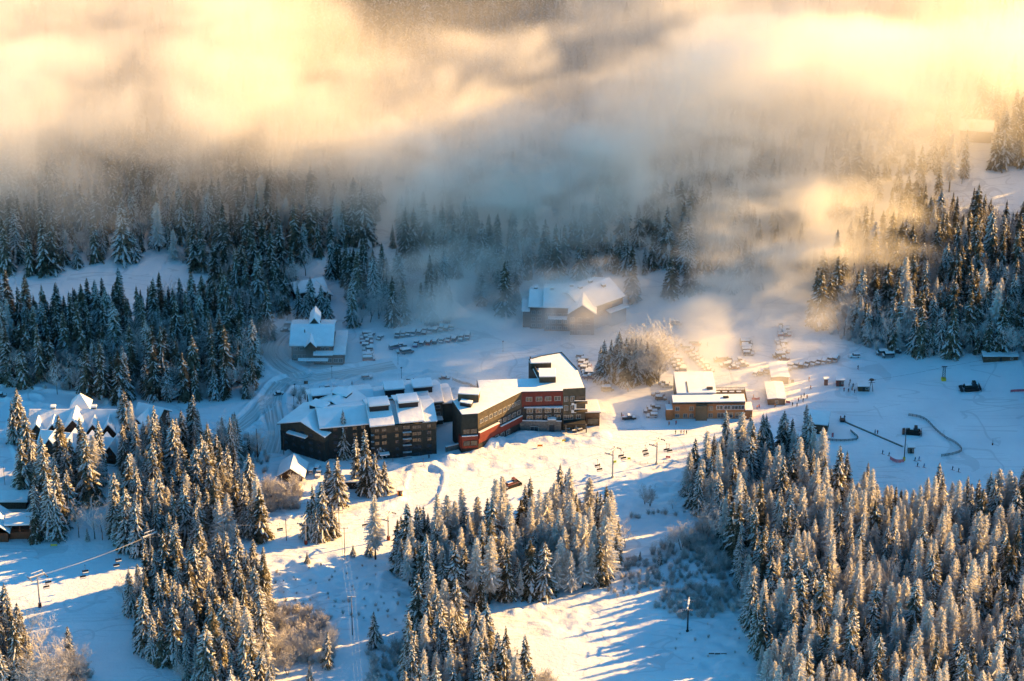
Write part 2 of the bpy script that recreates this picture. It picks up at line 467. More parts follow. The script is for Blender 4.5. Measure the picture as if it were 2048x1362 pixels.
def conifer_mesh(seed, H, Rr, kind='spruce', start=0.06, step=0.5, per=6, snow=0.75, power=0.85):
    """crown of drooping boughs: each bough a jagged needle spray with a snow ridge on top"""
    rg = random.Random(seed); mb = MB()
    h = H * start
    ph = rg.uniform(0, 6.28)
    def bulge(f): return 1 + 0.13 * math.sin(f * 9 + ph) + 0.08 * math.sin(f * 23 + ph * 2)
    while h < H * 0.985:
        f = (h - H * start) / (H * (1 - start))
        L0 = Rr * bulge(f) * ((1 - f) ** power) * (0.55 + 0.45 * min(1, f * 7 + 0.3)) + 0.12
        n = max(3, int(per * (0.5 + 0.5 * (1 - f)) + rg.random()))
        a0 = rg.random() * 6.283
        for i in range(n):
            if rg.random() < 0.13: continue
            a = a0 + 6.283 * i / n + rg.uniform(-0.35, 0.35)
            L = L0 * rg.uniform(0.5, 1.28)
            ca, sa = math.cos(a), math.sin(a)
            up = rg.uniform(-0.02, 0.22) * (0.4 + f); dr = rg.uniform(0.45, 0.85) * (1 - 0.5 * f)
            if kind == 'larch': up += 0.12; dr *= 0.6
            S = 4; pts = []
            hh = h + rg.uniform(-0.25, 0.25)
            for k in range(S + 1):
                t = k / S
                pts.append((L * t, hh + L * (up * t - dr * t * t * (1.2 if kind == 'spruce' else 0.9))))
            W = L * (0.30 if kind == 'spruce' else 0.24) * rg.uniform(0.8, 1.2) + 0.10
            def P(r, s, z): return (ca * r - sa * s, sa * r + ca * s, z)
            prof = [0.45, 1.0, 0.95, 0.62, 0.0]
            droop = (0.55 if kind == 'spruce' else 0.5) * W
            # needles: two hanging skirts with a sawtooth outline
            for sgn in (-1, 1):
                for k in range(S):
                    r0, z0 = pts[k]; r1, z1 = pts[k + 1]
                    w0 = W * prof[k] * rg.uniform(0.8, 1.2); w1 = W * prof[k + 1]
                    rm = (r0 + r1) / 2 + L * 0.10
                    if kind == 'larch':
                        for q in range(3):
                            rr = r0 + (r1 - r0) * (q + rg.random()) / 3; zz = z0 + (z1 - z0) * (rr - r0) / max(1e-3, r1 - r0)
                            ww = (w0 + w1) * 0.75 * rg.uniform(0.6, 1.3)
                            mb.face([P(rr - 0.07, 0, zz + 0.03), P(rr + 0.07, 0, zz), P(rr + 0.18 * ww + 0.1, sgn * ww, zz - droop * rg.uniform(0.2, 1.3))], 0)
                        continue
                    mb.face([P(r0, 0, z0), P(r1, 0, z1), P(rm, sgn * (w0 + w1) * 0.62, (z0 + z1) / 2 - droop * rg.uniform(0.7, 1.3))], 0)
                    mb.face([P(r0, 0, z0 - 0.05), P((r0 + r1) / 2, 0, (z0 + z1) / 2 - 0.05), P(r0 + L * 0.04, sgn * w0 * 0.95, z0 - droop * rg.uniform(0.9, 1.7) - 0.1)], 0)
            if kind == 'spruce':   # hanging fringe below the bough so the crown reads as full
                r0, z0 = pts[1]; r1, z1 = pts[3]
                mb.face([P(r0 * 0.6, 0.1, z0), P(r1, -0.1, z1), P((r0 + r1) / 2, rg.uniform(-0.3, 0.3), (z0 + z1) / 2 - 0.28 * L - 0.25)], 0)
            # snow: a lumpy ridge lying on the bough
            if rg.random() < snow and L > 0.35:
                sw = W * rg.uniform(0.28, 0.58) * (1.0 if kind == 'spruce' else 0.75); th = 0.05 + 0.09 * min(1.5, L)
                k0 = 0 if rg.random() < 0.4 else 1
                sp = [0.5, 1.0, 1.1, 0.85, 0.35]
                prev = None
                for k in range(k0, S + 1):
                    r, z = pts[k]; w = sw * sp[k] * rg.uniform(0.65, 1.25); r = r + (0.04 * L if k == S else 0)
                    cur = (P(r, -w, z - 0.55 * w + 0.03), P(r, rg.uniform(-0.1, 0.1) * w, z + th * rg.uniform(0.7, 1.3)), P(r, w, z - 0.55 * w + 0.03))
                    if prev:
                        mb.face([prev[0], cur[0], cur[1], prev[1]], 1); mb.face([prev[1], cur[1], cur[2], prev[2]], 1)
                    prev = cur
        h += step * rg.uniform(0.75, 1.2) * (0.55 + 0.45 * (1 - f))
    # leader
    mb.tube((0, 0, H * 0.93), (0, 0, H * 1.02), 0.10, 0.02, 4, 1 if kind == 'larch' else 0, cap=False)
    return mb.mesh('%s_crown' % kind, [M['needle'] if kind == 'spruce' else M['frost'], M['snow']])
def trunk_mesh(H, r):
    mb = MB(); n = 6
    for k in range(4):
        z0, z1 = H * 0.97 * k / 4, H * 0.97 * (k + 1) / 4
        mb.tube((0, 0, z0 - (0.6 if k == 0 else 0)), (0, 0, z1), r * (1 - k / 4.2) * (1.25 if k == 0 else 1), r * (1 - (k + 1) / 4.2), n, 0, cap=False)
    return mb.mesh('trunk', [M['bark']], True)
def bare_meshes(seed, H, spread, dense, twig, multi=1):
    """leafless tree: recursive limbs; thick ones form the trunk mesh, fine ones the rimed crown"""
    rg = random.Random(seed); tk = MB(); cr = MB()
    def grow(p, d, L, r, lev):
        n = 2
        for k in range(n):
            q = p + d * (L / n)
            (tk if lev < 1 else cr).tube(p, q, r, r * 0.78, 5 if lev < 1 else 3, 0, cap=False)
            p = q; r *= 0.78
            d = (d + Vector((rg.uniform(-1, 1), rg.uniform(-1, 1), rg.uniform(-0.2, 0.5))) * 0.16).normalized()
            if lev < 4:
                m = (2 if lev else 3) + (1 if rg.random() < dense else 0)
                for j in range(m):
                    a = rg.random() * 6.283
                    side = Vector((math.cos(a), math.sin(a), rg.uniform(0.1, 0.9)))
                    nd = (d * rg.uniform(0.5, 1.0) + side * spread).normalized()
                    grow(p, nd, L * rg.uniform(0.42, 0.66), max(0.018, r * 0.5), lev + 1 if lev else 1)
    for i in range(multi):
        a = rg.random() * 6.283
        d = Vector((math.cos(a) * 0.12 * (i > 0 or multi > 1) * 2, math.sin(a) * 0.12 * (multi > 1) * 2, 1)).normalized()
        grow(Vector((0, 0, -0.4)), d, H * 0.55 * rg.uniform(0.8, 1), H * 0.012, 0)
    return tk.mesh('trunk', [M['bark']], True), cr.mesh('bare_crown', [twig])
def shrub_mesh(seed, H, Rr, n, twig):
    rg = random.Random(seed); mb = MB()
    for i in range(n):
        a = rg.random() * 6.283; e = rg.uniform(0.25, 1.0); L = H * rg.uniform(0.5, 1.05)
        b = Vector((math.cos(a) * rg.random() * Rr * 0.35, math.sin(a) * rg.random() * Rr * 0.35, -0.1))
        d = Vector((math.cos(a) * (1 - e) * Rr / H * 1.3, math.sin(a) * (1 - e) * Rr / H * 1.3, 1)).normalized()
        p = b
        for k in range(3):
            q = p + d * (L / 3); mb.tube(p, q, 0.05 * (1 - k * 0.28), 0.05 * (1 - (k + 1) * 0.28), 3, 0, cap=False)
            for j in range(4):
                a2 = rg.random() * 6.283; s = Vector((math.cos(a2), math.sin(a2), rg.uniform(0.3, 1.2))).normalized()
                o = p.lerp(q, rg.random()); L2 = L * 0.28 * rg.uniform(0.6, 1.2); tip = o + (s + d * 0.5).normalized() * L2
                mb.tube(o, tip, 0.03, 0.012, 3, 0, cap=False)
                for _ in range(2):
                    s2 = (s + Vector((rg.uniform(-1, 1), rg.uniform(-1, 1), rg.uniform(-0.3, 0.8)))).normalized(); o2 = o.lerp(tip, rg.uniform(0.3, 0.9))
                    mb.tube(o2, o2 + s2 * L2 * 0.6, 0.022, 0.010, 3, 0, cap=False)
            d = (d + Vector((rg.uniform(-1, 1), rg.uniform(-1, 1), 0.2)) * 0.25).normalized(); p = q
    return mb.mesh('shrub', [twig])
# prototypes, each built once and shared
SPR = []
for k, (H, Rr, st, per, sn, pw, s0) in enumerate([(24, 3.8, .50, 9, .80, .80, .05), (21, 3.5, .46, 9, .70, .85, .04), (26, 3.5, .52, 9, .88, .75, .07), (18, 3.2, .44, 9, .85, .9, .03), (23, 2.8, .46, 8, .9, .7, .10), (27, 4.2, .52, 10, .62, .8, .05), (15, 3.0, .40, 8, .8, .95, .02), (20, 2.2, .42, 8, .75, .7, .06), (24, 3.6, .50, 9, .36, .8, .05), (21, 3.1, .46, 9, .30, .8, .04), (26, 3.2, .52, 9, .42, .75, .08)]):
    SPR.append((H, Rr, conifer_mesh(100 + k, H, Rr, 'spruce', s0, st, per, sn, pw), trunk_mesh(H, 0.30)))
LAR = []
for k, (H, Rr, st, per, sn, pw, s0) in enumerate([(24, 3.1, .42, 9, .75, .65, .16), (21, 2.9, .38, 9, .85, .7, .12), (26, 2.8, .42, 9, .7, .6, .22), (19, 3.0, .36, 9, .8, .75, .10)]):
    LAR.append((H, Rr, conifer_mesh(200 + k, H, Rr, 'larch', s0, st, per, sn, pw), trunk_mesh(H, 0.26)))
BAR = []
for k, (H, sp, dn, tw, mu) in enumerate([(16, .75, .5, 'rimetwig', 1), (13, .9, .6, 'rimetwig', 2), (18, .6, .4, 'rimetwig', 1), (11, 1.0, .6, 'darktwig', 3), (14, .8, .5, 'darktwig', 2)]):
    tk, cr = bare_meshes(300 + k, H, sp, dn, M[tw], mu); BAR.append((H, H * 0.3, cr, tk))
SHR = [shrub_mesh(400 + k, 2.6 + k * 0.5, 1.8, 26, M['rimetwig' if k % 2 == 0 else 'darktwig']) for k in range(4)]
# ------------------------------------------------------------------ terrain: snow banks, rough ground, then the sheet itself
def wl(pts): 
    """plan polyline from pixels of the photograph (macro terrain only)"""
    x, y = at_arr([p[0] for p in pts], [p[1] for p in pts]); return list(zip(x.tolist(), y.tolist()))
def smooth(pts, n=6):
    out = []
    for i in range(len(pts) - 1):
        p0 = pts[max(0, i - 1)]; p1 = pts[i]; p2 = pts[i + 1]; p3 = pts[min(len(pts) - 1, i + 2)]
        for k in range(n):
            t = k / n
            out.append(tuple(0.5 * (2 * b + (c - a) * t + (2 * a - 5 * b + 4 * c - d) * t * t + (3 * b - a - 3 * c + d) * t ** 3) for a, b, c, d in zip(p0, p1, p2, p3)))
    out.append(pts[-1]); return out
ROADS = {
    # name: (pixel polyline, half width in metres)
    'access_road': ([(548, 905), (556, 870), (549, 830), (545, 795), (566, 768), (610, 758), (680, 748), (740, 738), (790, 729)], 4.6),
    'lower_road': ([(556, 776), (520, 815), (480, 850), (430, 880)], 4.0),
    'lodge_drive': ([(600, 752), (560, 728), (540, 700), (556, 672), (585, 648), (600, 600), (640, 592)], 4.2),
    'parking_lane': ([(690, 765), (780, 762), (880, 758), (960, 778)], 4.5),
    'left_road': ([(-40, 782), (60, 790), (140, 800), (190, 808)], 4.5),
    'cabin_lane': ([(-40, 960), (10, 935), (0, 900), (-10, 850), (20, 815), (60, 800)], 4.0),
    'ski_track': ([(480, 1068), (560, 1055), (640, 1045), (720, 1020), (800, 1010), (840, 990), (852, 950)], 6.0),
}
for k, (pp, hw) in ROADS.items():
    BERMS.append((smooth(wl(pp), 4), hw + 1.0, 0.75 if k != 'ski_track' else 0.25, 1.0))
# snow pushed up in front of the hotel and beside the apartments, small ridges on the run
for pp, h, w in [([(985, 893), (1040, 873), (1100, 874), (1160, 884), (1205, 872)], 2.4, 3.2),
                 ([(905, 925), (950, 905), (990, 888)], 2.0, 3.0), ([(770, 925), (800, 932), (850, 928), (900, 915)], 1.6, 2.4),
                 ([(620, 1030), (660, 1036), (740, 1018), (800, 1000)], 1.4, 2.4), ([(480, 1050), (540, 1040), (610, 1022)], 1.3, 2.0),
                 ([(1030, 1225), (1080, 1210), (1150, 1195), (1200, 1185)], 1.6, 1.6), ([(1250, 1045), (1310, 1030), (1370, 1030)], 1.8, 3.0),
                 ([(1225, 985), (1290, 975), (1350, 965), (1385, 935)], 1.4, 2.4), ([(700, 690), (720, 680), (708, 668)], 1.2, 2.5),
                 ([(800, 775), (850, 752), (930, 768), (960, 780)], 1.6, 4.0), ([(1180, 800), (1200, 815), (1215, 830)], 1.3, 2.5),
                 ([(560, 1000), (600, 1003), (640, 996)], 1.4, 2.2)]:
    BERMS.append((smooth(wl(pp), 4), 0.0, h * .5, w * 1.2))
for px, py, rx, ry, amp in [(640, 1150, 38, 18, 1.3), (640, 1200, 34, 26, 1.1), (1310, 985, 28, 22, 1.5), (1400, 1290, 30, 30, 1.0), (1120, 1230, 25, 16, 0.9), (560, 990, 22, 14, 0.9), (830, 930, 20, 10, 0.9),
                            (1000, 925, 40, 8, 0.7), (760, 1230, 26, 30, 0.9), (50, 860, 20, 20, 0.7), (560, 820, 12, 22, 0.8), (1300, 1110, 25, 25, 0.9), (300, 1200, 20, 20, .4)]:
    x, y = at_arr([px], [py]); ROUGH.append((float(x[0]), float(y[0]), rx, ry, amp))
def axis(lo, hi, a, b, fine, coarse):
    """grid lines: fine between a and b, growing coarser outside"""
    mid = list(np.arange(a, b, fine)); l = []; p = a; s = fine
    while p > lo: s = min(coarse, s * 1.12); p -= s; l.append(p)
    r = []; p = mid[-1]; s = fine
    while p < hi: s = min(coarse, s * 1.12); p += s; r.append(p)
    return np.array(l[::-1] + mid + r)
GX = axis(-1500, 1500, -206, 208, 0.75, 60.0); GY = axis(-700, 2500, -256, 72, 0.75, 60.0)
XX, YY = np.meshgrid(GX, GY); ZZ = ground(XX.ravel(), YY.ravel())
def sheet(name, X, Y, Z, m):
    ny, nx = X.shape
    v = np.stack([X.ravel(), Y.ravel(), Z.ravel()], 1); i = np.arange(nx * ny).reshape(ny, nx)
    f = np.stack([i[:-1, :-1], i[:-1, 1:], i[1:, 1:], i[1:, :-1]], -1).reshape(-1, 4)
    me = bpy.data.meshes.new(name)
    me.vertices.add(len(v)); me.vertices.foreach_set('co', v.ravel())
    me.loops.add(f.size); me.loops.foreach_set('vertex_index', f.ravel())
    me.polygons.add(len(f)); me.polygons.foreach_set('loop_start', np.arange(0, f.size, 4)); me.polygons.foreach_set('loop_total', np.full(len(f), 4))
    me.polygons.foreach_set('use_smooth', np.ones(len(f), bool)); me.update(calc_edges=True)
    me.materials.append(m); return link(name, me)
snow_ground = sheet('snowy_ground', XX, YY, ZZ, M['snow_ground']); snow_ground['kind'] = 'structure'
# packed snow on the roads: strips draped on the ground with wheel ruts running along them
def road_mat():
    m = bpy.data.materials.new('packed_snow'); m.use_nodes = True
    n = m.node_tree.nodes; l = m.node_tree.links; b = n['Principled BSDF']; b.inputs['Roughness'].default_value = 0.75
    uv = n.new('ShaderNodeUVMap'); mp = n.new('ShaderNodeMapping'); mp.inputs['Scale'].default_value = (1.0, 0.035, 1)
    nt = n.new('ShaderNodeTexNoise'); nt.inputs['Scale'].default_value = 1.3; nt.inputs['Detail'].default_value = 4
    l.new(uv.outputs[0], mp.inputs[0]); l.new(mp.outputs[0], nt.inputs['Vector'])
    rp = n.new('ShaderNodeValToRGB'); rp.color_ramp.elements[0].position = 0.36; rp.color_ramp.elements[1].position = 0.62
    rp.color_ramp.elements[0].color = (0.40, 0.395, 0.385, 1); rp.color_ramp.elements[1].color = (0.72, 0.72, 0.72, 1)
    l.new(nt.outputs['Fac'], rp.inputs['Fac']); l.new(rp.outputs['Color'], b.inputs['Base Color'])
    bp = n.new('ShaderNodeBump'); bp.inputs['Distance'].default_value = 0.3; l.new(nt.outputs['Fac'], bp.inputs['Height']); l.new(bp.outputs['Normal'], b.inputs['Normal'])
    return m
M['road'] = road_mat()
def strip(name, pp, hw, m, dz):
    pts = smooth(wl(pp), 10); nU = 7; vs = []; uvs = []; s = 0
    for i, p in enumerate(pts):
        a = pts[max(0, i - 1)]; b = pts[min(len(pts) - 1, i + 1)]
        dx, dy = b[0] - a[0], b[1] - a[1]; L = math.hypot(dx, dy) or 1; nx_, ny_ = -dy / L, dx / L
        if i: s += math.hypot(p[0] - pts[i - 1][0], p[1] - pts[i - 1][1])
        for k in range(nU):
            t = (k / (nU - 1) * 2 - 1) * hw; vs.append((p[0] + nx_ * t, p[1] + ny_ * t)); uvs.append((t, s))
    X = np.array([v[0] for v in vs]); Y = np.array([v[1] for v in vs]); Z = ground(X, Y)
    Z = np.maximum(Z, np.maximum(ground(X + .5, Y), np.maximum(ground(X - .5, Y), ground(X, Y + .5)))) + dz
    n = len(pts); i = np.arange(n * nU).reshape(n, nU)
    f = np.stack([i[:-1, :-1], i[1:, :-1], i[1:, 1:], i[:-1, 1:]], -1).reshape(-1, 4)
    me = bpy.data.meshes.new(name); me.from_pydata(np.stack([X, Y, Z], 1).tolist(), [], f.tolist())
    u = me.uv_layers.new(name='UVMap'); lv = np.zeros(len(me.loops), int); me.loops.foreach_get('vertex_index', lv)
    u.data.foreach_set('uv', np.array(uvs)[lv].ravel()); me.materials.append(m)
    me.polygons.foreach_set('use_smooth', [True] * len(me.polygons))
    o = link(name, me); o['kind'] = 'structure'; return o
for i, (k, (pp, hw)) in enumerate(ROADS.items()):
    if k in ('ski_track', 'parking_lane', 'left_road', 'cabin_lane'): continue
    strip(k, pp, hw * 0.8, M['road'], 0.05 + 0.004 * i)
# ------------------------------------------------------------------ forests
def inside(px, py, poly):
    c = np.zeros(len(px), bool); j = len(poly) - 1
    for i in range(len(poly)):
        xi, yi = poly[i]; xj, yj = poly[j]
        k = ((yi > py) != (yj > py)) & (px < (xj - xi) * (py - yi) / ((yj - yi) or 1e-9) + xi)
        c ^= k; j = i
    return c
# base positions are given as outlines in pixels of the photograph: (phrase, outline, spacing, size, mix spruce/larch/bare)
GROVES = [
    ('the big forest beside the ski run', [(1372, 985), (1420, 950), (1470, 925), (1560, 930), (1625, 960), (1650, 1000), (1740, 1040), (1800, 1060), (1900, 1045), (2080, 1040), (2180, 1060), (2250, 1420), (2150, 1500), (1560, 1500), (1525, 1400), (1505, 1280), (1470, 1150), (1430, 1060), (1385, 1020)], 4.2, 1.0, (.50, .45, .05), 5),
    ('the middle grove between the runs', [(780, 1105), (800, 1160), (860, 1205), (960, 1222), (1040, 1208), (1130, 1190), (1232, 1172), (1238, 1090), (1190, 1050), (1150, 1040), (1100, 1055), (960, 1085), (860, 1095)], 4.1, 1.05, (.48, .49, .03), 4),
    ('the lower middle grove', [(835, 1262), (870, 1240), (915, 1262), (960, 1300), (1010, 1340), (1060, 1400), (1085, 1480), (800, 1500), (815, 1360), (828, 1300)], 4.2, .95, (.75, .2, .05), 4),
    ('the grove below the chalets', [(215, 1060), (212, 1098), (285, 1118), (360, 1112), (440, 1098), (528, 1088), (515, 1040), (492, 995), (420, 980), (300, 985), (235, 1010)], 4.2, 1.0, (.8, .15, .05), 3),
    ('the long grove above the chair lift', [(232, 1228), (280, 1232), (272, 1300), (330, 1340), (400, 1395), (410, 1500), (560, 1500), (545, 1330), (540, 1215), (532, 1160), (470, 1150), (400, 1150), (320, 1158), (265, 1188)], 4.3, .98, (.85, .08, .07), 2),
    ('the tree row behind the chalets', [(240, 905), (330, 900), (420, 888), (498, 885), (505, 925), (470, 960), (420, 980), (300, 980), (240, 960)], 5.0, 1.0, (.85, .1, .05), 1),
    ('the cluster by the chalets', [(32, 985), (60, 960), (130, 945), (215, 965), (210, 1000), (150, 1005), (125, 1080), (70, 1084), (75, 1010)], 5.0, 1.06, (.92, .03, .05), 0),
    ('the clump at the slope corner', [(-60, 1290), (20, 1275), (60, 1300), (65, 1350), (50, 1400), (-60, 1420)], 4.8, 1.0, (.8, .1, .1), 0),
    ('the dark forest by the road', [(-60, 655), (40, 648), (150, 640), (280, 640), (420, 636), (520, 655), (545, 668), (520, 700), (508, 760), (500, 802), (420, 800), (330, 808), (230, 802), (160, 796), (60, 782), (-60, 772)], 4.7, 1.02, (.72, .02, .26), 6),
    ('the misty wood above the lodge', [(545, 560), (640, 545), (760, 560), (830, 590), (905, 612), (908, 648), (860, 650), (780, 656), (705, 662), (690, 640), (665, 600), (600, 585), (560, 640), (520, 640), (430, 620), (430, 570)], 4.6, .95, (.62, 0, .38), 7),
    ('the misty wood behind the grey condo', [(955, 585), (1000, 545), (1100, 545), (1180, 552), (1275, 570), (1272, 612), (1255, 612), (1200, 575), (1045, 592), (1035, 628), (958, 632)], 4.5, 1.0, (.75, 0, .25), 8),
    ('the misty clump beside the white clearing', [(1308, 600), (1322, 585), (1362, 585), (1372, 600), (1345, 606)], 5.0, .9, (.9, 0, .1), 8),
    ('the misty wood beyond the car park', [(1370, 590), (1400, 560), (1520, 545), (1640, 540), (1640, 568), (1560, 578), (1450, 592)], 5.6, .9, (.9, 0, .1), 9),
    ('the hillside forest beside the ski hill', [(1625, 640), (1640, 575), (1700, 520), (1790, 480), (1880, 440), (1960, 455), (2120, 450), (2160, 700), (2060, 715), (1960, 712), (1850, 722), (1800, 712), (1715, 692), (1660, 668)], 4.6, 1.0, (.62, .06, .32), 8),
    ('the high slope forest', [(1985, 350), (2120, 350), (2120, 250), (1990, 250)], 6.0, 1.0, (1, 0, 0), 9),
    ('the hillside forest under the cloud', [(-60, 545), (60, 560), (200, 525), (330, 520), (420, 560), (560, 545), (640, 520), (700, 500), (760, 480), (760, 380), (600, 300), (-60, 300)], 5.4, 1.0, (.75, .1, .15), 9),
    ('the wood on the knoll past the ski hill', [(2090, 860), (2090, 560), (2300, 300), (2600, 150), (3100, 200), (3100, 900), (2500, 960)], 6.0, 1.0, (.9, .05, .05), 9),  # trees out of view, added with the knoll to deepen its shade
    ('the fog-bound wood above the condo', [(770, 520), (790, 440), (900, 430), (1240, 500), (1640, 500), (1640, 530), (1380, 545), (1270, 550), (1120, 540), (950, 545), (905, 575), (850, 560)], 6.6, 1.0, (.75, 0, .25), 9),
    ('the dark wood above the cloud', [(560, 230), (560, -90), (1260, -90), (1260, 230)], 5.0, 1.0, (1, 0, 0), 9),
    ('the upper hillside forest', [(-100, 300), (600, 300), (900, 420), (1100, 430), (1200, 500), (1500, 500), (1900, 430), (1960, 330), (1990, 240), (2150, 250), (2150, -90), (-100, -90)], 9.5, 1.1, (.9, .05, .05), 9),
]
EXCL = [(590, 555, 690, 610), (575, 620, 700, 735), (1930, 395, 1990, 450), (1035, 560, 1262, 668), (585, 640, 700, 668)]
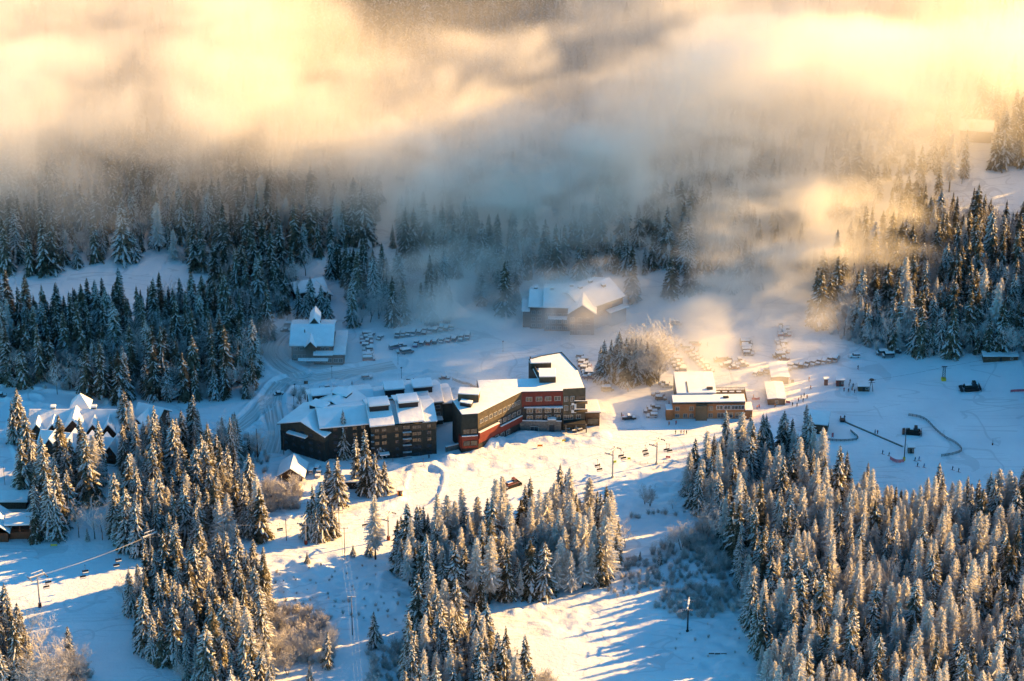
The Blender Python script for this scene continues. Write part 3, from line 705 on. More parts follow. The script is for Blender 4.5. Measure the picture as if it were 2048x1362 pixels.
# single trees that the photograph shows on their own: base pixel, height in metres, species
SINGLES = [(1218, 764, 20, 's', 'in the clump beside the red hotel', 5), (1252, 768, 21, 's', 'in the clump beside the red hotel', 8), (1270, 768, 21, 's', 'in the clump beside the red hotel', 5), (1296, 766, 19, 's', 'in the clump beside the red hotel', 9), (1234, 758, 22, 's', 'in the clump beside the red hotel', 0), (1318, 768, 17, 'b', 'in the clump beside the red hotel', 3), (1302, 770, 18, 'b', 'in the clump beside the red hotel', 4), (1284, 752, 26, 'b', 'in the clump beside the red hotel', 4),
           (1942, 462, 19, 's', 'before the upper hillside house', 8), (1962, 470, 20, 's', 'before the upper hillside house', 5), (1976, 462, 16, 's', 'before the upper hillside house', 9),
           (688, 915, 21, 's', 'beside the apartment block', 0), (735, 985, 28, 's', 'beside the flat snowy roof', 5), (752, 990, 19, 's', 'beside the flat snowy roof', 1), (712, 970, 22, 's', 'beside the flat snowy roof', 7),
           (768, 985, 14, 's', 'beside the flat snowy roof', 6), (675, 1010, 21, 's', 'between the cabin and the flat roof', 1), (656, 1002, 18, 's', 'between the cabin and the flat roof', 3), (758, 915, 13, 's', 'against the apartment wall', 6),
           (629, 1072, 22, 's', 'in the clump beside the chair lift', 1), (645, 1075, 24, 's', 'in the clump beside the chair lift', 0), (636, 1080, 17, 's', 'in the clump beside the chair lift', 3), (618, 1074, 16, 's', 'in the clump beside the chair lift', 6), (664, 1072, 14, 's', 'in the clump beside the chair lift', 6),
           (751, 1118, 28, 'l', 'alone beside the lift line', 2), (738, 1112, 8, 's', 'at the foot of the lone larch', 6),
           (862, 1240, 25, 's', 'at the top of the lower middle grove', 4), (750, 1292, 14, 's', 'beside the power line', 6), (620, 1368, 8, 's', 'by the lower thicket', 6), (1118, 1010, 18, 's', 'at the top of the middle grove', 0), (1128, 1014, 15, 's', 'at the top of the middle grove', 1),
           (1140, 1030, 21, 'l', 'at the top of the middle grove', 1), (1382, 1018, 13, 's', 'at the edge of the ski run', 6), (1399, 1015, 11, 's', 'at the edge of the ski run', 3),
           (1208, 762, 19, 's', 'in the clump beside the red hotel', 3), (1200, 758, 15, 's', 'in the clump beside the red hotel', 6), (1242, 765, 22, 's', 'in the clump beside the red hotel', 1), (1262, 758, 19, 's', 'in the clump beside the red hotel', 3), (1283, 762, 20, 's', 'in the clump beside the red hotel', 1), (1228, 760, 16, 's', 'in the clump beside the red hotel', 6), (1306, 760, 16, 's', 'in the clump beside the red hotel', 0),
           (1272, 764, 24, 'b', 'in the clump beside the red hotel', 4), (1312, 762, 25, 'b', 'in the clump beside the red hotel', 4), (1292, 765, 20, 'b', 'in the clump beside the red hotel', 4),
           (600, 640, 17, 's', 'behind the snowy lodge', 1), (622, 638, 20, 's', 'behind the snowy lodge', 0), (645, 640, 17, 's', 'behind the snowy lodge', 3), (655, 645, 15, 's', 'behind the snowy lodge', 6), (612, 645, 13, 's', 'behind the snowy lodge', 6),
           (40, 880, 23, 's', 'at the bend of the cabin lane', 0), (28, 885, 19, 's', 'at the bend of the cabin lane', 1), (253, 872, 21, 's', 'between the two chalets', 1), (245, 868, 16, 's', 'between the two chalets', 3),
           (1610, 915, 24, 's', 'before the shed roofed hut', 4), (1690, 985, 18, 's', 'at the edge above the flag', 1), (1732, 1000, 17, 's', 'at the forest edge by the ski hill', 1), (1870, 1030, 23, 's', 'at the forest edge by the ski hill', 4), (1880, 1040, 21, 's', 'at the forest edge by the ski hill', 1), (1935, 1045, 17, 's', 'at the forest edge by the ski hill', 7), (2036, 1050, 22, 's', 'at the forest edge by the ski hill', 1),
           (1990, 1050, 24, 'l', 'at the forest edge by the ski hill', 0), (1210, 1085, 17, 's', 'at the side of the middle grove', 1), (1250, 1095, 12, 'b', 'at the side of the middle grove', 0),
           (1450, 925, 24, 's', 'before the brown day lodge', 4), (1478, 930, 24, 's', 'before the brown day lodge', 1), (1530, 935, 24, 's', 'before the brown day lodge', 0), (1500, 925, 22, 's', 'before the brown day lodge', 3),
           (515, 915, 13, 'b', 'on the bank below the road', 1), (545, 1000, 11, 'b', 'beside the small cabin', 4), (572, 1005, 11, 'b', 'beside the small cabin', 0), (560, 1020, 8, 'b', 'beside the small cabin', 3), (590, 985, 9, 'b', 'beside the small cabin', 1), (603, 812, 9, 'b', 'inside the loop of the road', 4), (611, 800, 8, 'b', 'inside the loop of the road', 0),
           (128, 1010, 11, 'b', 'on the slope below the chalets', 0), (158, 1075, 14, 'b', 'on the slope below the chalets', 2), (190, 1078, 16, 'b', 'on the slope below the chalets', 2), (205, 1080, 15, 'b', 'on the slope below the chalets', 0), (175, 1082, 6, 's', 'on the slope below the chalets', 6),
           (88, 1345, 22, 'b', 'in the lit thicket at the slope corner', 0), (60, 1330, 24, 'b', 'in the lit thicket at the slope corner', 2), (120, 1372, 17, 'b', 'in the lit thicket at the slope corner', 1), (150, 1365, 15, 'b', 'in the lit thicket at the slope corner', 3), (105, 1390, 15, 'b', 'in the lit thicket at the slope corner', 3), (142, 1340, 18, 's', 'in the lit thicket at the slope corner', 7), (70, 1395, 16, 'b', 'in the lit thicket at the slope corner', 1),
           (1300, 1012, 8, 'b', 'on the blue bank above the run', 3), (1290, 1010, 9, 'b', 'on the blue bank above the run', 4), (1345, 1020, 6, 'b', 'on the blue bank above the run', 0), (1425, 1060, 13, 'b', 'at the corner of the big forest', 0), (1440, 1085, 14, 'b', 'at the corner of the big forest', 1), (1410, 1075, 12, 'b', 'at the corner of the big forest', 3),
           (945, 1350, 16, 'b', 'in the lower middle grove', 0), (1040, 1385, 11, 'b', 'at the foot of the lower middle grove', 1), (1075, 1392, 9, 'b', 'at the foot of the lower middle grove', 3), (1010, 1370, 13, 'b', 'in the lower middle grove', 3),
           (623, 1360, 7, 'b', 'by the lower thicket', 0), (520, 1325, 12, 'b', 'beside the lower thicket', 0), (555, 1322, 11, 'b', 'beside the lower thicket', 4), (590, 1326, 12, 'b', 'beside the lower thicket', 4), (615, 1325, 11, 'b', 'beside the lower thicket', 3), (650, 1318, 12, 'b', 'beside the lower thicket', 4), (575, 1350, 10, 'b', 'beside the lower thicket', 3), (654, 1335, 15, 's', 'beside the lower thicket', 7),
           (505, 1340, 10, 'b', 'beside the lower thicket', 1), (630, 1290, 9, 'b', 'beside the lower thicket', 0), (660, 1290, 9, 'b', 'beside the lower thicket', 4), (535, 1290, 9, 'b', 'beside the lower thicket', 1),
           (1440, 1200, 6, 'b', 'in the thicket above the lower run', 3), (1335, 1105, 9, 'b', 'in the thicket beside the run', 4), (1362, 1100, 12, 'b', 'in the thicket beside the run', 3), (1310, 1110, 7, 'b', 'in the thicket beside the run', 0), (1385, 1095, 9, 'b', 'in the thicket beside the run', 4),
           (615, 1128, 5, 's', 'alone on the bright slope', 6), (706, 1112, 5, 's', 'on the bright slope by the pole', 6), (1320, 1130, 6, 's', 'above the lower run', 6), (1280, 1120, 4, 's', 'above the lower run', 6)]
TREES = []    # (x, y, z, species, prototype, scale, width scale, rotation, grove index, priority)
rg = random.Random(11)
PROTO = {'s': SPR, 'l': LAR, 'b': BAR}
def add_tree(x, y, z, sp, pi, sc, where, pri):
    TREES.append([x, y, z, sp, pi, sc, rg.uniform(.92, 1.4), rg.random() * 6.283, where, pri])
for gi, (phr, poly, spc, size, mix, pri) in enumerate(GROVES):
    pxs = [p[0] for p in poly]; pys = [p[1] for p in poly]
    cx, cyy = at_arr(pxs + pxs, pys + pys)
    x0, x1, y0, y1 = cx.min() - 5, cx.max() + 5, cyy.min() - 5, cyy.max() + 5
    gx, gy = np.meshgrid(np.arange(x0, x1, spc), np.arange(y0, y1, spc)); n = gx.size
    rs = np.random.RandomState(50 + gi)
    X = gx.ravel() + rs.uniform(-.48, .48, n) * spc; Y = gy.ravel() + rs.uniform(-.48, .48, n) * spc
    Z = ground(X, Y); px, py = pix(X, Y, Z)
    ok = inside(px, py, poly)
    for (a, b, c, d) in EXCL: ok &= ~((px > a) & (px < c) & (py > b) & (py < d))
    clump = vnoise(X, Y, 22, 77 + gi)
    for i in np.nonzero(ok)[0]:
        u = rs.rand(); lar = mix[1] * (1 + 2.2 * clump[i]); 
        if pri <= 8 and vnoise(X[i:i+1], Y[i:i+1], 9, 5)[0] > 0.36: continue
        sp = 'l' if u < lar else ('b' if u > 1 - mix[2] * (1 - 1.5 * clump[i]) else 's')
        P = PROTO[sp]; pi = (8 + rs.randint(3) if (pri in (6, 7, 8, 9) and rs.rand() < .7) or rs.rand() < .15 else rs.randint(8)) if sp == 's' else rs.randint(len(P)) if sp == 'l' else rs.randint(3 if px[i] > 1000 else len(P))
        sc = size * (0.62 + 0.46 * rs.rand()) * (1.1 if rs.rand() < .12 else 1)
        if rs.rand() < .15: sc *= .6
        add_tree(X[i], Y[i], Z[i], sp, pi, sc, gi, pri)
for (px, py, h, sp, where, pi) in SINGLES:
    p = at(px, py); P = PROTO[sp]; pi = pi % len(P)
    add_tree(p.x, p.y, p.z, sp, pi, h / P[pi][0], where, -1)
NAMES = {'s': ('spruce_tree', 'spruce tree'), 'l': ('larch_tree', 'larch tree'), 'b': ('bare_tree', 'bare tree')}
def vis_rank(t):
    x, y, z, sp, pi, sc, ws, rz, wh, pri = t
    px, py = pix(x, y, z); H = PROTO[sp][pi][0] * sc
    out = px < 5 or px > 2043 or py - H * 4.6 > 1330
    return (100 if out else 0) + pri - 0.0015 * (py - 900) - 0.03 * H + (0.0)
single, bulk = [], []
for sp, lim in (('s', 298), ('l', 150), ('b', 130)):
    L = sorted([t for t in TREES if t[3] == sp], key=vis_rank)
    k = [t for t in L[:lim] if vis_rank(t) < 50]; single += k; ks = set(map(id, k)); bulk += [t for t in L if id(t) not in ks]
# labels: row and order inside the grove
from collections import defaultdict
by = defaultdict(list)
for t in single: by[(t[8], t[3])].append(t)
WID = {'s': ('snow-laden', 'spruce'), 'l': ('rime-white', 'larch'), 'b': ('leafless rimed', 'tree')}
for (wh, sp), L in by.items():
    px = {id(t): pix(t[0], t[1], t[2]) for t in L}
    hs = sorted(PROTO[sp][t[4]][0] * t[5] for t in L)
    L.sort(key=lambda t: -px[id(t)][1])
    nrow = 1 if len(L) <= 12 else math.ceil(len(L) / 10)
    per = math.ceil(len(L) / nrow)
    for r in range(nrow):
        row = sorted(L[r * per:(r + 1) * per], key=lambda t: px[id(t)][0])
        for i, t in enumerate(row):
            H = PROTO[sp][t[4]][0] * t[5]; a, b = WID[sp]
            size = 'short ' if H < 13 else ('very tall ' if H > 25 else ('tall ' if H > 21 else ''))
            w = wh if isinstance(wh, str) else 'in ' + GROVES[wh][0]
            if len(L) == 1: lab = '%s%s %s %s' % (size, a, b, w)
            elif nrow == 1: lab = '%s%s from left, %s %s' % (size, b, ordw(i + 1), w); lab = lab.replace(b + ' from left, ' + ordw(i + 1), '%s (%s from left)' % (b, ordw(i + 1)))
            else: lab = '%s %s from left, %s row, %s' % (ordw(i + 1), b, ordw(r + 1), w)
            nm, cat = NAMES[sp]
            P = PROTO[sp][t[4]]
            o = thing(nm, lab, cat, (t[0], t[1], t[2] - 0.15), t[7], 'trees ' + w)
            o.rotation_euler = (rg.uniform(-.035, .035), rg.uniform(-.035, .035), t[7])
            o.scale = (t[5] * t[6], t[5] * t[6], t[5])
            link('crown', P[2], o); link('trunk', P[3], o)
# the remaining trees: one object, points that carry the shared tree meshes
def scatter(name, items, label):
    """items: (mesh list, x, y, z, scale xy, scale z, rotation)"""
    me = bpy.data.meshes.new(name); me.from_pydata([(i[1], i[2], i[3]) for i in items], [], [])
    at_ = me.attributes.new('sc', 'FLOAT_VECTOR', 'POINT'); at_.data.foreach_set('vector', np.array([(i[4], i[4], i[5]) for i in items], np.float32).ravel())
    ar = me.attributes.new('rot', 'FLOAT', 'POINT'); ar.data.foreach_set('value', np.array([i[6] for i in items], np.float32))
    protos = []
    for i in items:
        if i[0] not in protos: protos.append(i[0])
    ai = me.attributes.new('pick', 'INT', 'POINT'); ai.data.foreach_set('value', np.array([protos.index(i[0]) for i in items], np.int32))
    o = link(name, me); o['kind'] = 'stuff'; o['label'] = label
    ng = bpy.data.node_groups.new(name, 'GeometryNodeTree')
    ng.interface.new_socket('Geometry', in_out='INPUT', socket_type='NodeSocketGeometry'); ng.interface.new_socket('Geometry', in_out='OUTPUT', socket_type='NodeSocketGeometry')
    gi = ng.nodes.new('NodeGroupInput'); go = ng.nodes.new('NodeGroupOutput'); jn = ng.nodes.new('GeometryNodeJoinGeometry')
    def named(nm, ty):
        a = ng.nodes.new('GeometryNodeInputNamedAttribute'); a.data_type = ty; a.inputs['Name'].default_value = nm; return a.outputs['Attribute']
    sc, rot, pick = named('sc', 'FLOAT_VECTOR'), named('rot', 'FLOAT'), named('pick', 'INT')
    cr = ng.nodes.new('ShaderNodeCombineXYZ'); ng.links.new(rot, cr.inputs[2])
    for k, pr in enumerate(protos):
        eq = ng.nodes.new('FunctionNodeCompare'); eq.data_type = 'INT'; eq.operation = 'EQUAL'; ng.links.new(pick, eq.inputs[2]); eq.inputs[3].default_value = k
        ip = ng.nodes.new('GeometryNodeInstanceOnPoints'); ng.links.new(gi.outputs[0], ip.inputs['Points']); ng.links.new(eq.outputs[0], ip.inputs['Selection'])
        oi = ng.nodes.new('GeometryNodeObjectInfo'); oi.inputs['Object'].default_value = pr; oi.inputs['As Instance'].default_value = False
        ng.links.new(oi.outputs['Geometry'], ip.inputs['Instance']); ng.links.new(cr.outputs[0], ip.inputs['Rotation']); ng.links.new(sc, ip.inputs['Scale'])
        ng.links.new(ip.outputs[0], jn.inputs[0])
    ng.links.new(jn.outputs[0], go.inputs[0])
    mod = o.modifiers.new('scatter', 'NODES'); mod.node_group = ng
    return o
_src = {}
def src_obj(me):
    """a source object that is data only: it is not linked into the scene"""
    if me.name not in _src: _src[me.name] = bpy.data.objects.new(me.name + '_source', me)
    return _src[me.name]
def joined(a, b):
    """crown and trunk of one prototype as a single mesh for the far trees"""
    k = a.name + b.name
    if k in _src: return _src[k]
    bm = bmesh.new(); bm.from_mesh(a); n = len(bm.faces); bm.from_mesh(b); bm.faces.ensure_lookup_table()
    mats = list(a.materials) + list(b.materials)
    for f in bm.faces[n:]: f.material_index = len(a.materials)
    me = bpy.data.meshes.new('tree'); bm.to_mesh(me); bm.free()
    for m_ in mats: me.materials.append(m_)
    _src[k] = bpy.data.objects.new('tree_source', me); return _src[k]
items = []
for t in bulk:
    P = PROTO[t[3]][t[4]]; items.append((joined(P[2], P[3]), t[0], t[1], t[2] - 0.15, t[5] * t[6], t[5], t[7]))
scatter('forest', items, 'mass of snowy spruces and larches filling the woods and hillsides')
print('TREES', len(single), len(bulk))
# thickets of rimed shrubs
THICK = [([(1235, 1165), (1250, 1110), (1330, 1125), (1420, 1105), (1500, 1110), (1500, 1150), (1400, 1165), (1320, 1180)], 2.6, 0.75), ([(1310, 1215), (1330, 1185), (1400, 1170), (1500, 1165), (1510, 1210), (1440, 1235), (1360, 1240)], 2.4, .9),
         ([(1290, 1115), (1330, 1090), (1400, 1080), (1440, 1100), (1420, 1120)], 2.8, 1.1), ([(500, 1250), (545, 1230), (600, 1215), (665, 1230), (665, 1330), (560, 1330), (500, 1345)], 3.0, 1.3), ([(730, 1290), (800, 1290), (830, 1330), (820, 1400), (740, 1380)], 3.0, 1.1),
         ([(510, 1150), (620, 1130), (760, 1125), (790, 1165), (700, 1190), (520, 1200)], 5.5, .32), ([(540, 1200), (700, 1190), (800, 1190), (840, 1240), (740, 1240), (600, 1230)], 4.2, .45), ([(70, 1330), (180, 1330), (175, 1400), (70, 1400)], 2.6, 1.2), ([(1300, 1240), (1480, 1240), (1500, 1330), (1360, 1330)], 7.5, .3),
         ([(1240, 1030), (1380, 1020), (1370, 1032), (1250, 1042)], 3.0, .6), ([(470, 880), (520, 870), (540, 940), (500, 970), (480, 950)], 3.2, .9), ([(530, 975), (600, 975), (600, 1020), (535, 1025)], 2.2, 1.3), ([(580, 780), (620, 790), (620, 830), (590, 830)], 3.2, .7),
         ([(1200, 1180), (1310, 1165), (1310, 1180), (1240, 1195)], 2.4, .6), ([(1380, 1060), (1440, 1040), (1470, 1110), (1440, 1180), (1400, 1100)], 3.4, 1.2), ([(500, 660), (548, 668), (520, 700), (508, 800), (480, 800), (490, 700)], 3.0, 1.2), ([(1640, 665), (1800, 715), (1960, 715), (1960, 705), (1700, 670)], 3.2, 1.2),
         ([(1000, 1345), (1100, 1350), (1110, 1400), (1000, 1400)], 2.4, 1.2), ([(-10, 700), (100, 690), (300, 700), (480, 720), (480, 800), (200, 790), (0, 770)], 5.0, 1.4), ([(780, 1210), (1000, 1230), (1000, 1222), (860, 1205)], 3.0, .5)]
sh = []; rs = np.random.RandomState(9); SO = [src_obj(m_) for m_ in SHR]
for poly, spc, size in THICK:
    cx, cyy = at_arr([p[0] for p in poly], [p[1] for p in poly]); gx, gy = np.meshgrid(np.arange(cx.min(), cx.max(), spc), np.arange(cyy.min(), cyy.max(), spc)); n = gx.size
    X = gx.ravel() + rs.uniform(-.5, .5, n) * spc; Y = gy.ravel() + rs.uniform(-.5, .5, n) * spc; Z = ground(X, Y); px, py = pix(X, Y, Z)
    for i in np.nonzero(inside(px, py, poly))[0]:
        s = size * rs.uniform(.5, 1.15); sh.append((SO[rs.randint(4)], X[i], Y[i], Z[i] - .05, s * 1.15, s, rs.rand() * 6.28))
scatter('undergrowth', sh, 'thickets of frosted leafless shrubs along the runs and forest edges')
print('SHRUBS', len(sh))
# ------------------------------------------------------------------ building materials
M['dkgreen'] = mat('dark_green_siding', (0.016, 0.024, 0.023), 0.8, 0.9, (0.028, 0.037, 0.034))
M['tansid'] = mat('tan_siding', (0.055, 0.045, 0.03), 0.8, 0.9, (0.08, 0.065, 0.045))
M['dkgrey'] = mat('dark_grey_siding', (0.026, 0.025, 0.024), 0.8, 1.2, (0.045, 0.042, 0.038))
M['olive'] = mat('olive_siding', (0.08, 0.062, 0.04), 0.8, 0.8, (0.115, 0.09, 0.058))
M['red'] = mat('red_panel', (0.14, 0.026, 0.018), 0.7, 0.8, (0.19, 0.036, 0.025))
M['stone'] = mat('grey_stone', (0.13, 0.115, 0.10), 0.9, 1.5, (0.22, 0.20, 0.175), bump=0.1)
M['brown'] = mat('brown_wood', (0.10, 0.055, 0.03), 0.8, 1.0, (0.15, 0.085, 0.05))
M['logred'] = mat('red_brown_logs', (0.20, 0.055, 0.025), 0.75, 1.2, (0.28, 0.085, 0.04))
M['rust'] = mat('orange_brown_siding', (0.34, 0.12, 0.045), 0.8, 0.8, (0.42, 0.16, 0.06))
M['wood'] = mat('dark_timber', (0.06, 0.035, 0.022), 0.8, 1.2, (0.10, 0.06, 0.04))
M['trim'] = mat('pale_trim', (0.42, 0.40, 0.37), 0.6)
M['white'] = mat('white_paint', (0.75, 0.75, 0.74), 0.5)
M['dark'] = mat('dark_metal', (0.03, 0.03, 0.032), 0.5, metal=0.3)
M['steel'] = mat('galvanised_steel', (0.32, 0.33, 0.34), 0.5, 2.0, (0.42, 0.42, 0.43), metal=0.4)
M['glass'] = mat('window_glass', (0.03, 0.035, 0.04), 0.12, spec=0.8)
M['roofsnow'] = mat('roof_snow', (0.78, 0.79, 0.80), 0.65, 0.35, (0.85, 0.855, 0.86), bump=0.25, spec=0.2)
M['pole'] = mat('weathered_pole', (0.07, 0.05, 0.038), 0.85, 2.0, (0.12, 0.09, 0.07))
M['pinknet'] = mat('pink_netting', (0.62, 0.10, 0.14), 0.7, 2.0, (0.72, 0.22, 0.24))
M['yellow'] = mat('yellow_paint', (0.75, 0.52, 0.05), 0.6)
M['orange'] = mat('orange_cloth', (0.75, 0.22, 0.03), 0.6)
M['lime'] = mat('lime_cloth', (0.55, 0.68, 0.05), 0.6)
M['rubber'] = mat('rubber', (0.02, 0.02, 0.02), 0.8)
M['netdark'] = mat('dark_green_slats', (0.05, 0.07, 0.07), 0.8, 2.0, (0.10, 0.12, 0.11))

_wc = {}
def window(par, x, y, z, rz, w=1.5, h=1.4, frame='trim', sill=False):
    """frame with a recessed pane; faces local -y before turning"""
    k = (w, h, frame)
    if k not in _wc:
        f = MB(); t = 0.14
        for a in ((-w / 2 - t, -0.08, -h / 2 - t, w / 2 + t, 0.1, -h / 2), (-w / 2 - t, -0.08, h / 2, w / 2 + t, 0.1, h / 2 + t), (-w / 2 - t, -0.08, -h / 2, -w / 2, 0.1, h / 2), (w / 2, -0.08, -h / 2, w / 2 + t, 0.1, h / 2), (-0.05, -0.05, -h / 2, 0.05, 0.1, h / 2)): f.box(*a)
        g = MB(); g.box(-w / 2, -0.03, -h / 2, w / 2, 0.08, h / 2)
        _wc[k] = (f.mesh('window', M[frame]), g.mesh('pane', M['glass']))
    o = link('window', _wc[k][0], par, (x, y, z), rz); link('pane', _wc[k][1], o)
    return o
def wall_run(par, a, b, z0, z1, m, th=0.3, name='wall', out=0.0):
    """upright wall panel along plan points a-b (outer face on the right-hand side)"""
    a = Vector((a[0], a[1], 0)); b = Vector((b[0], b[1], 0)); d = (b - a); L = d.length; d.normalize(); n = Vector((d.y, -d.x, 0))
    mb = MB(); mx = Matrix.Translation(a + n * out) @ Matrix.Rotation(math.atan2(d.y, d.x), 4, 'Z')
    mb.box(0, 0, z0, L, th, z1, 0, mx); return mb.build(name, M[m], par)
def win_run(par, a, b, zs, ts, w=1.5, h=1.4, out=0.02, frame='trim'):
    a = Vector((a[0], a[1], 0)); b = Vector((b[0], b[1], 0)); d = b - a; L = d.length; u = d.normalized(); n = Vector((u.y, -u.x, 0)); rz = math.atan2(u.y, u.x)
    for z in zs:
        for t in ts:
            p = a + d * t + n * out; window(par, p.x, p.y, z, rz, w, h, frame)
def slab(par, pts, z0, z1, m='roofsnow', name='snow_cover', bevel=0.22, seg=2):
    mb = MB(); mb.prism(pts, z0, z1); return mb.build(name, M[m], par, bevel=bevel, seg=seg, smooth=False)
def off(pts, d):
    """grow a plan polygon about its centroid by d metres"""
    cx = sum(p[0] for p in pts) / len(pts); cy_ = sum(p[1] for p in pts) / len(pts)
    return [(p[0] + (p[0] - cx) / max(.1, math.hypot(p[0] - cx, p[1] - cy_)) * d, p[1] + (p[1] - cy_) / max(.1, math.hypot(p[0] - cx, p[1] - cy_)) * d) for p in pts]
def gable(par, x0, x1, y0, y1, h, rise, m='wood', ov=0.7, z0=-1.0, snow=0.75, axis='x', mx=None, walls=True, wallname='wall', msnow='roofsnow'):
    """gable block in local coordinates: ridge along the given axis; wall, roof and snow parts"""
    sw = axis == 'y'
    def T(a, b, c):
        v = Vector((b, a, c)) if sw else Vector((a, b, c)); return tuple(mx @ v) if mx is not None else tuple(v)
    if sw: x0, x1, y0, y1 = y0, y1, x0, x1
    ym = (y0 + y1) / 2; hw = (y1 - y0) / 2; sl = rise / hw
    if walls:
        w = MB(); sec = [(y0, z0), (y1, z0), (y1, h), (ym, h + rise), (y0, h)]
        for xx, rev in ((x0, 0), (x1, 1)):
            P = [T(xx, a, b) for a, b in sec]; w.face(P[::-1] if rev == (0 if sw else 1) else P)
        for yy, rev in ((y0, 0), (y1, 1)):
            P = [T(x0, yy, z0), T(x1, yy, z0), T(x1, yy, h), T(x0, yy, h)]; w.face(P[::-1] if rev else P)
        w.build(wallname, M[m], par)
    def cap(lo, hi, o, nm, mm, bev):
        s = MB(); e = y0 - o; f = y1 + o; eh = h - o * sl
        sec = [(e, eh + lo), (ym, h + rise + lo), (f, eh + lo), (f, eh + hi), (ym, h + rise + hi), (e, eh + hi)]
        A = [T(x0 - o, a, b) for a, b in sec]; B = [T(x1 + o, a, b) for a, b in sec]; n = 6
        k = len(s.v); s.v += A + B; s.f += [tuple(range(k, k + n)), tuple(range(k + 2 * n - 1, k + n - 1, -1))]; s.m += [0, 0]
        for i in range(n):
            j = (i + 1) % n; s.f.append((k + j, k + i, k + n + i, k + n + j)); s.m.append(0)
        ob = s.build(nm, M[mm], par)
        me = ob.data; bm = bmesh.new(); bm.from_mesh(me); bmesh.ops.recalc_face_normals(bm, faces=bm.faces); bm.to_mesh(me); bm.free()
        if bev: b = ob.modifiers.new('bevel', 'BEVEL'); b.width = bev; b.segments = 3; b.limit_method = 'ANGLE'; b.angle_limit = R(40)
        return ob
    cap(0.01, 0.2, ov, 'roof', 'dark', 0)
    if snow: cap(0.205, 0.2 + snow, ov + 0.1, 'snow_cover', msnow, min(0.3, snow * .4))
def boxpart(par, name, x0, y0, z0, x1, y1, z1, m, bevel=0.0, mx=None):
    mb = MB(); mb.box(x0, y0, z0, x1, y1, z1, 0, mx); return mb.build(name, M[m], par, bevel=bevel, seg=2)
def frame_from(a, b):
    """matrix with origin at a and x axis towards b (plan)"""
    return Matrix.Translation((a[0], a[1], 0)) @ Matrix.Rotation(math.atan2(b[1] - a[1], b[0] - a[0]), 4, 'Z')

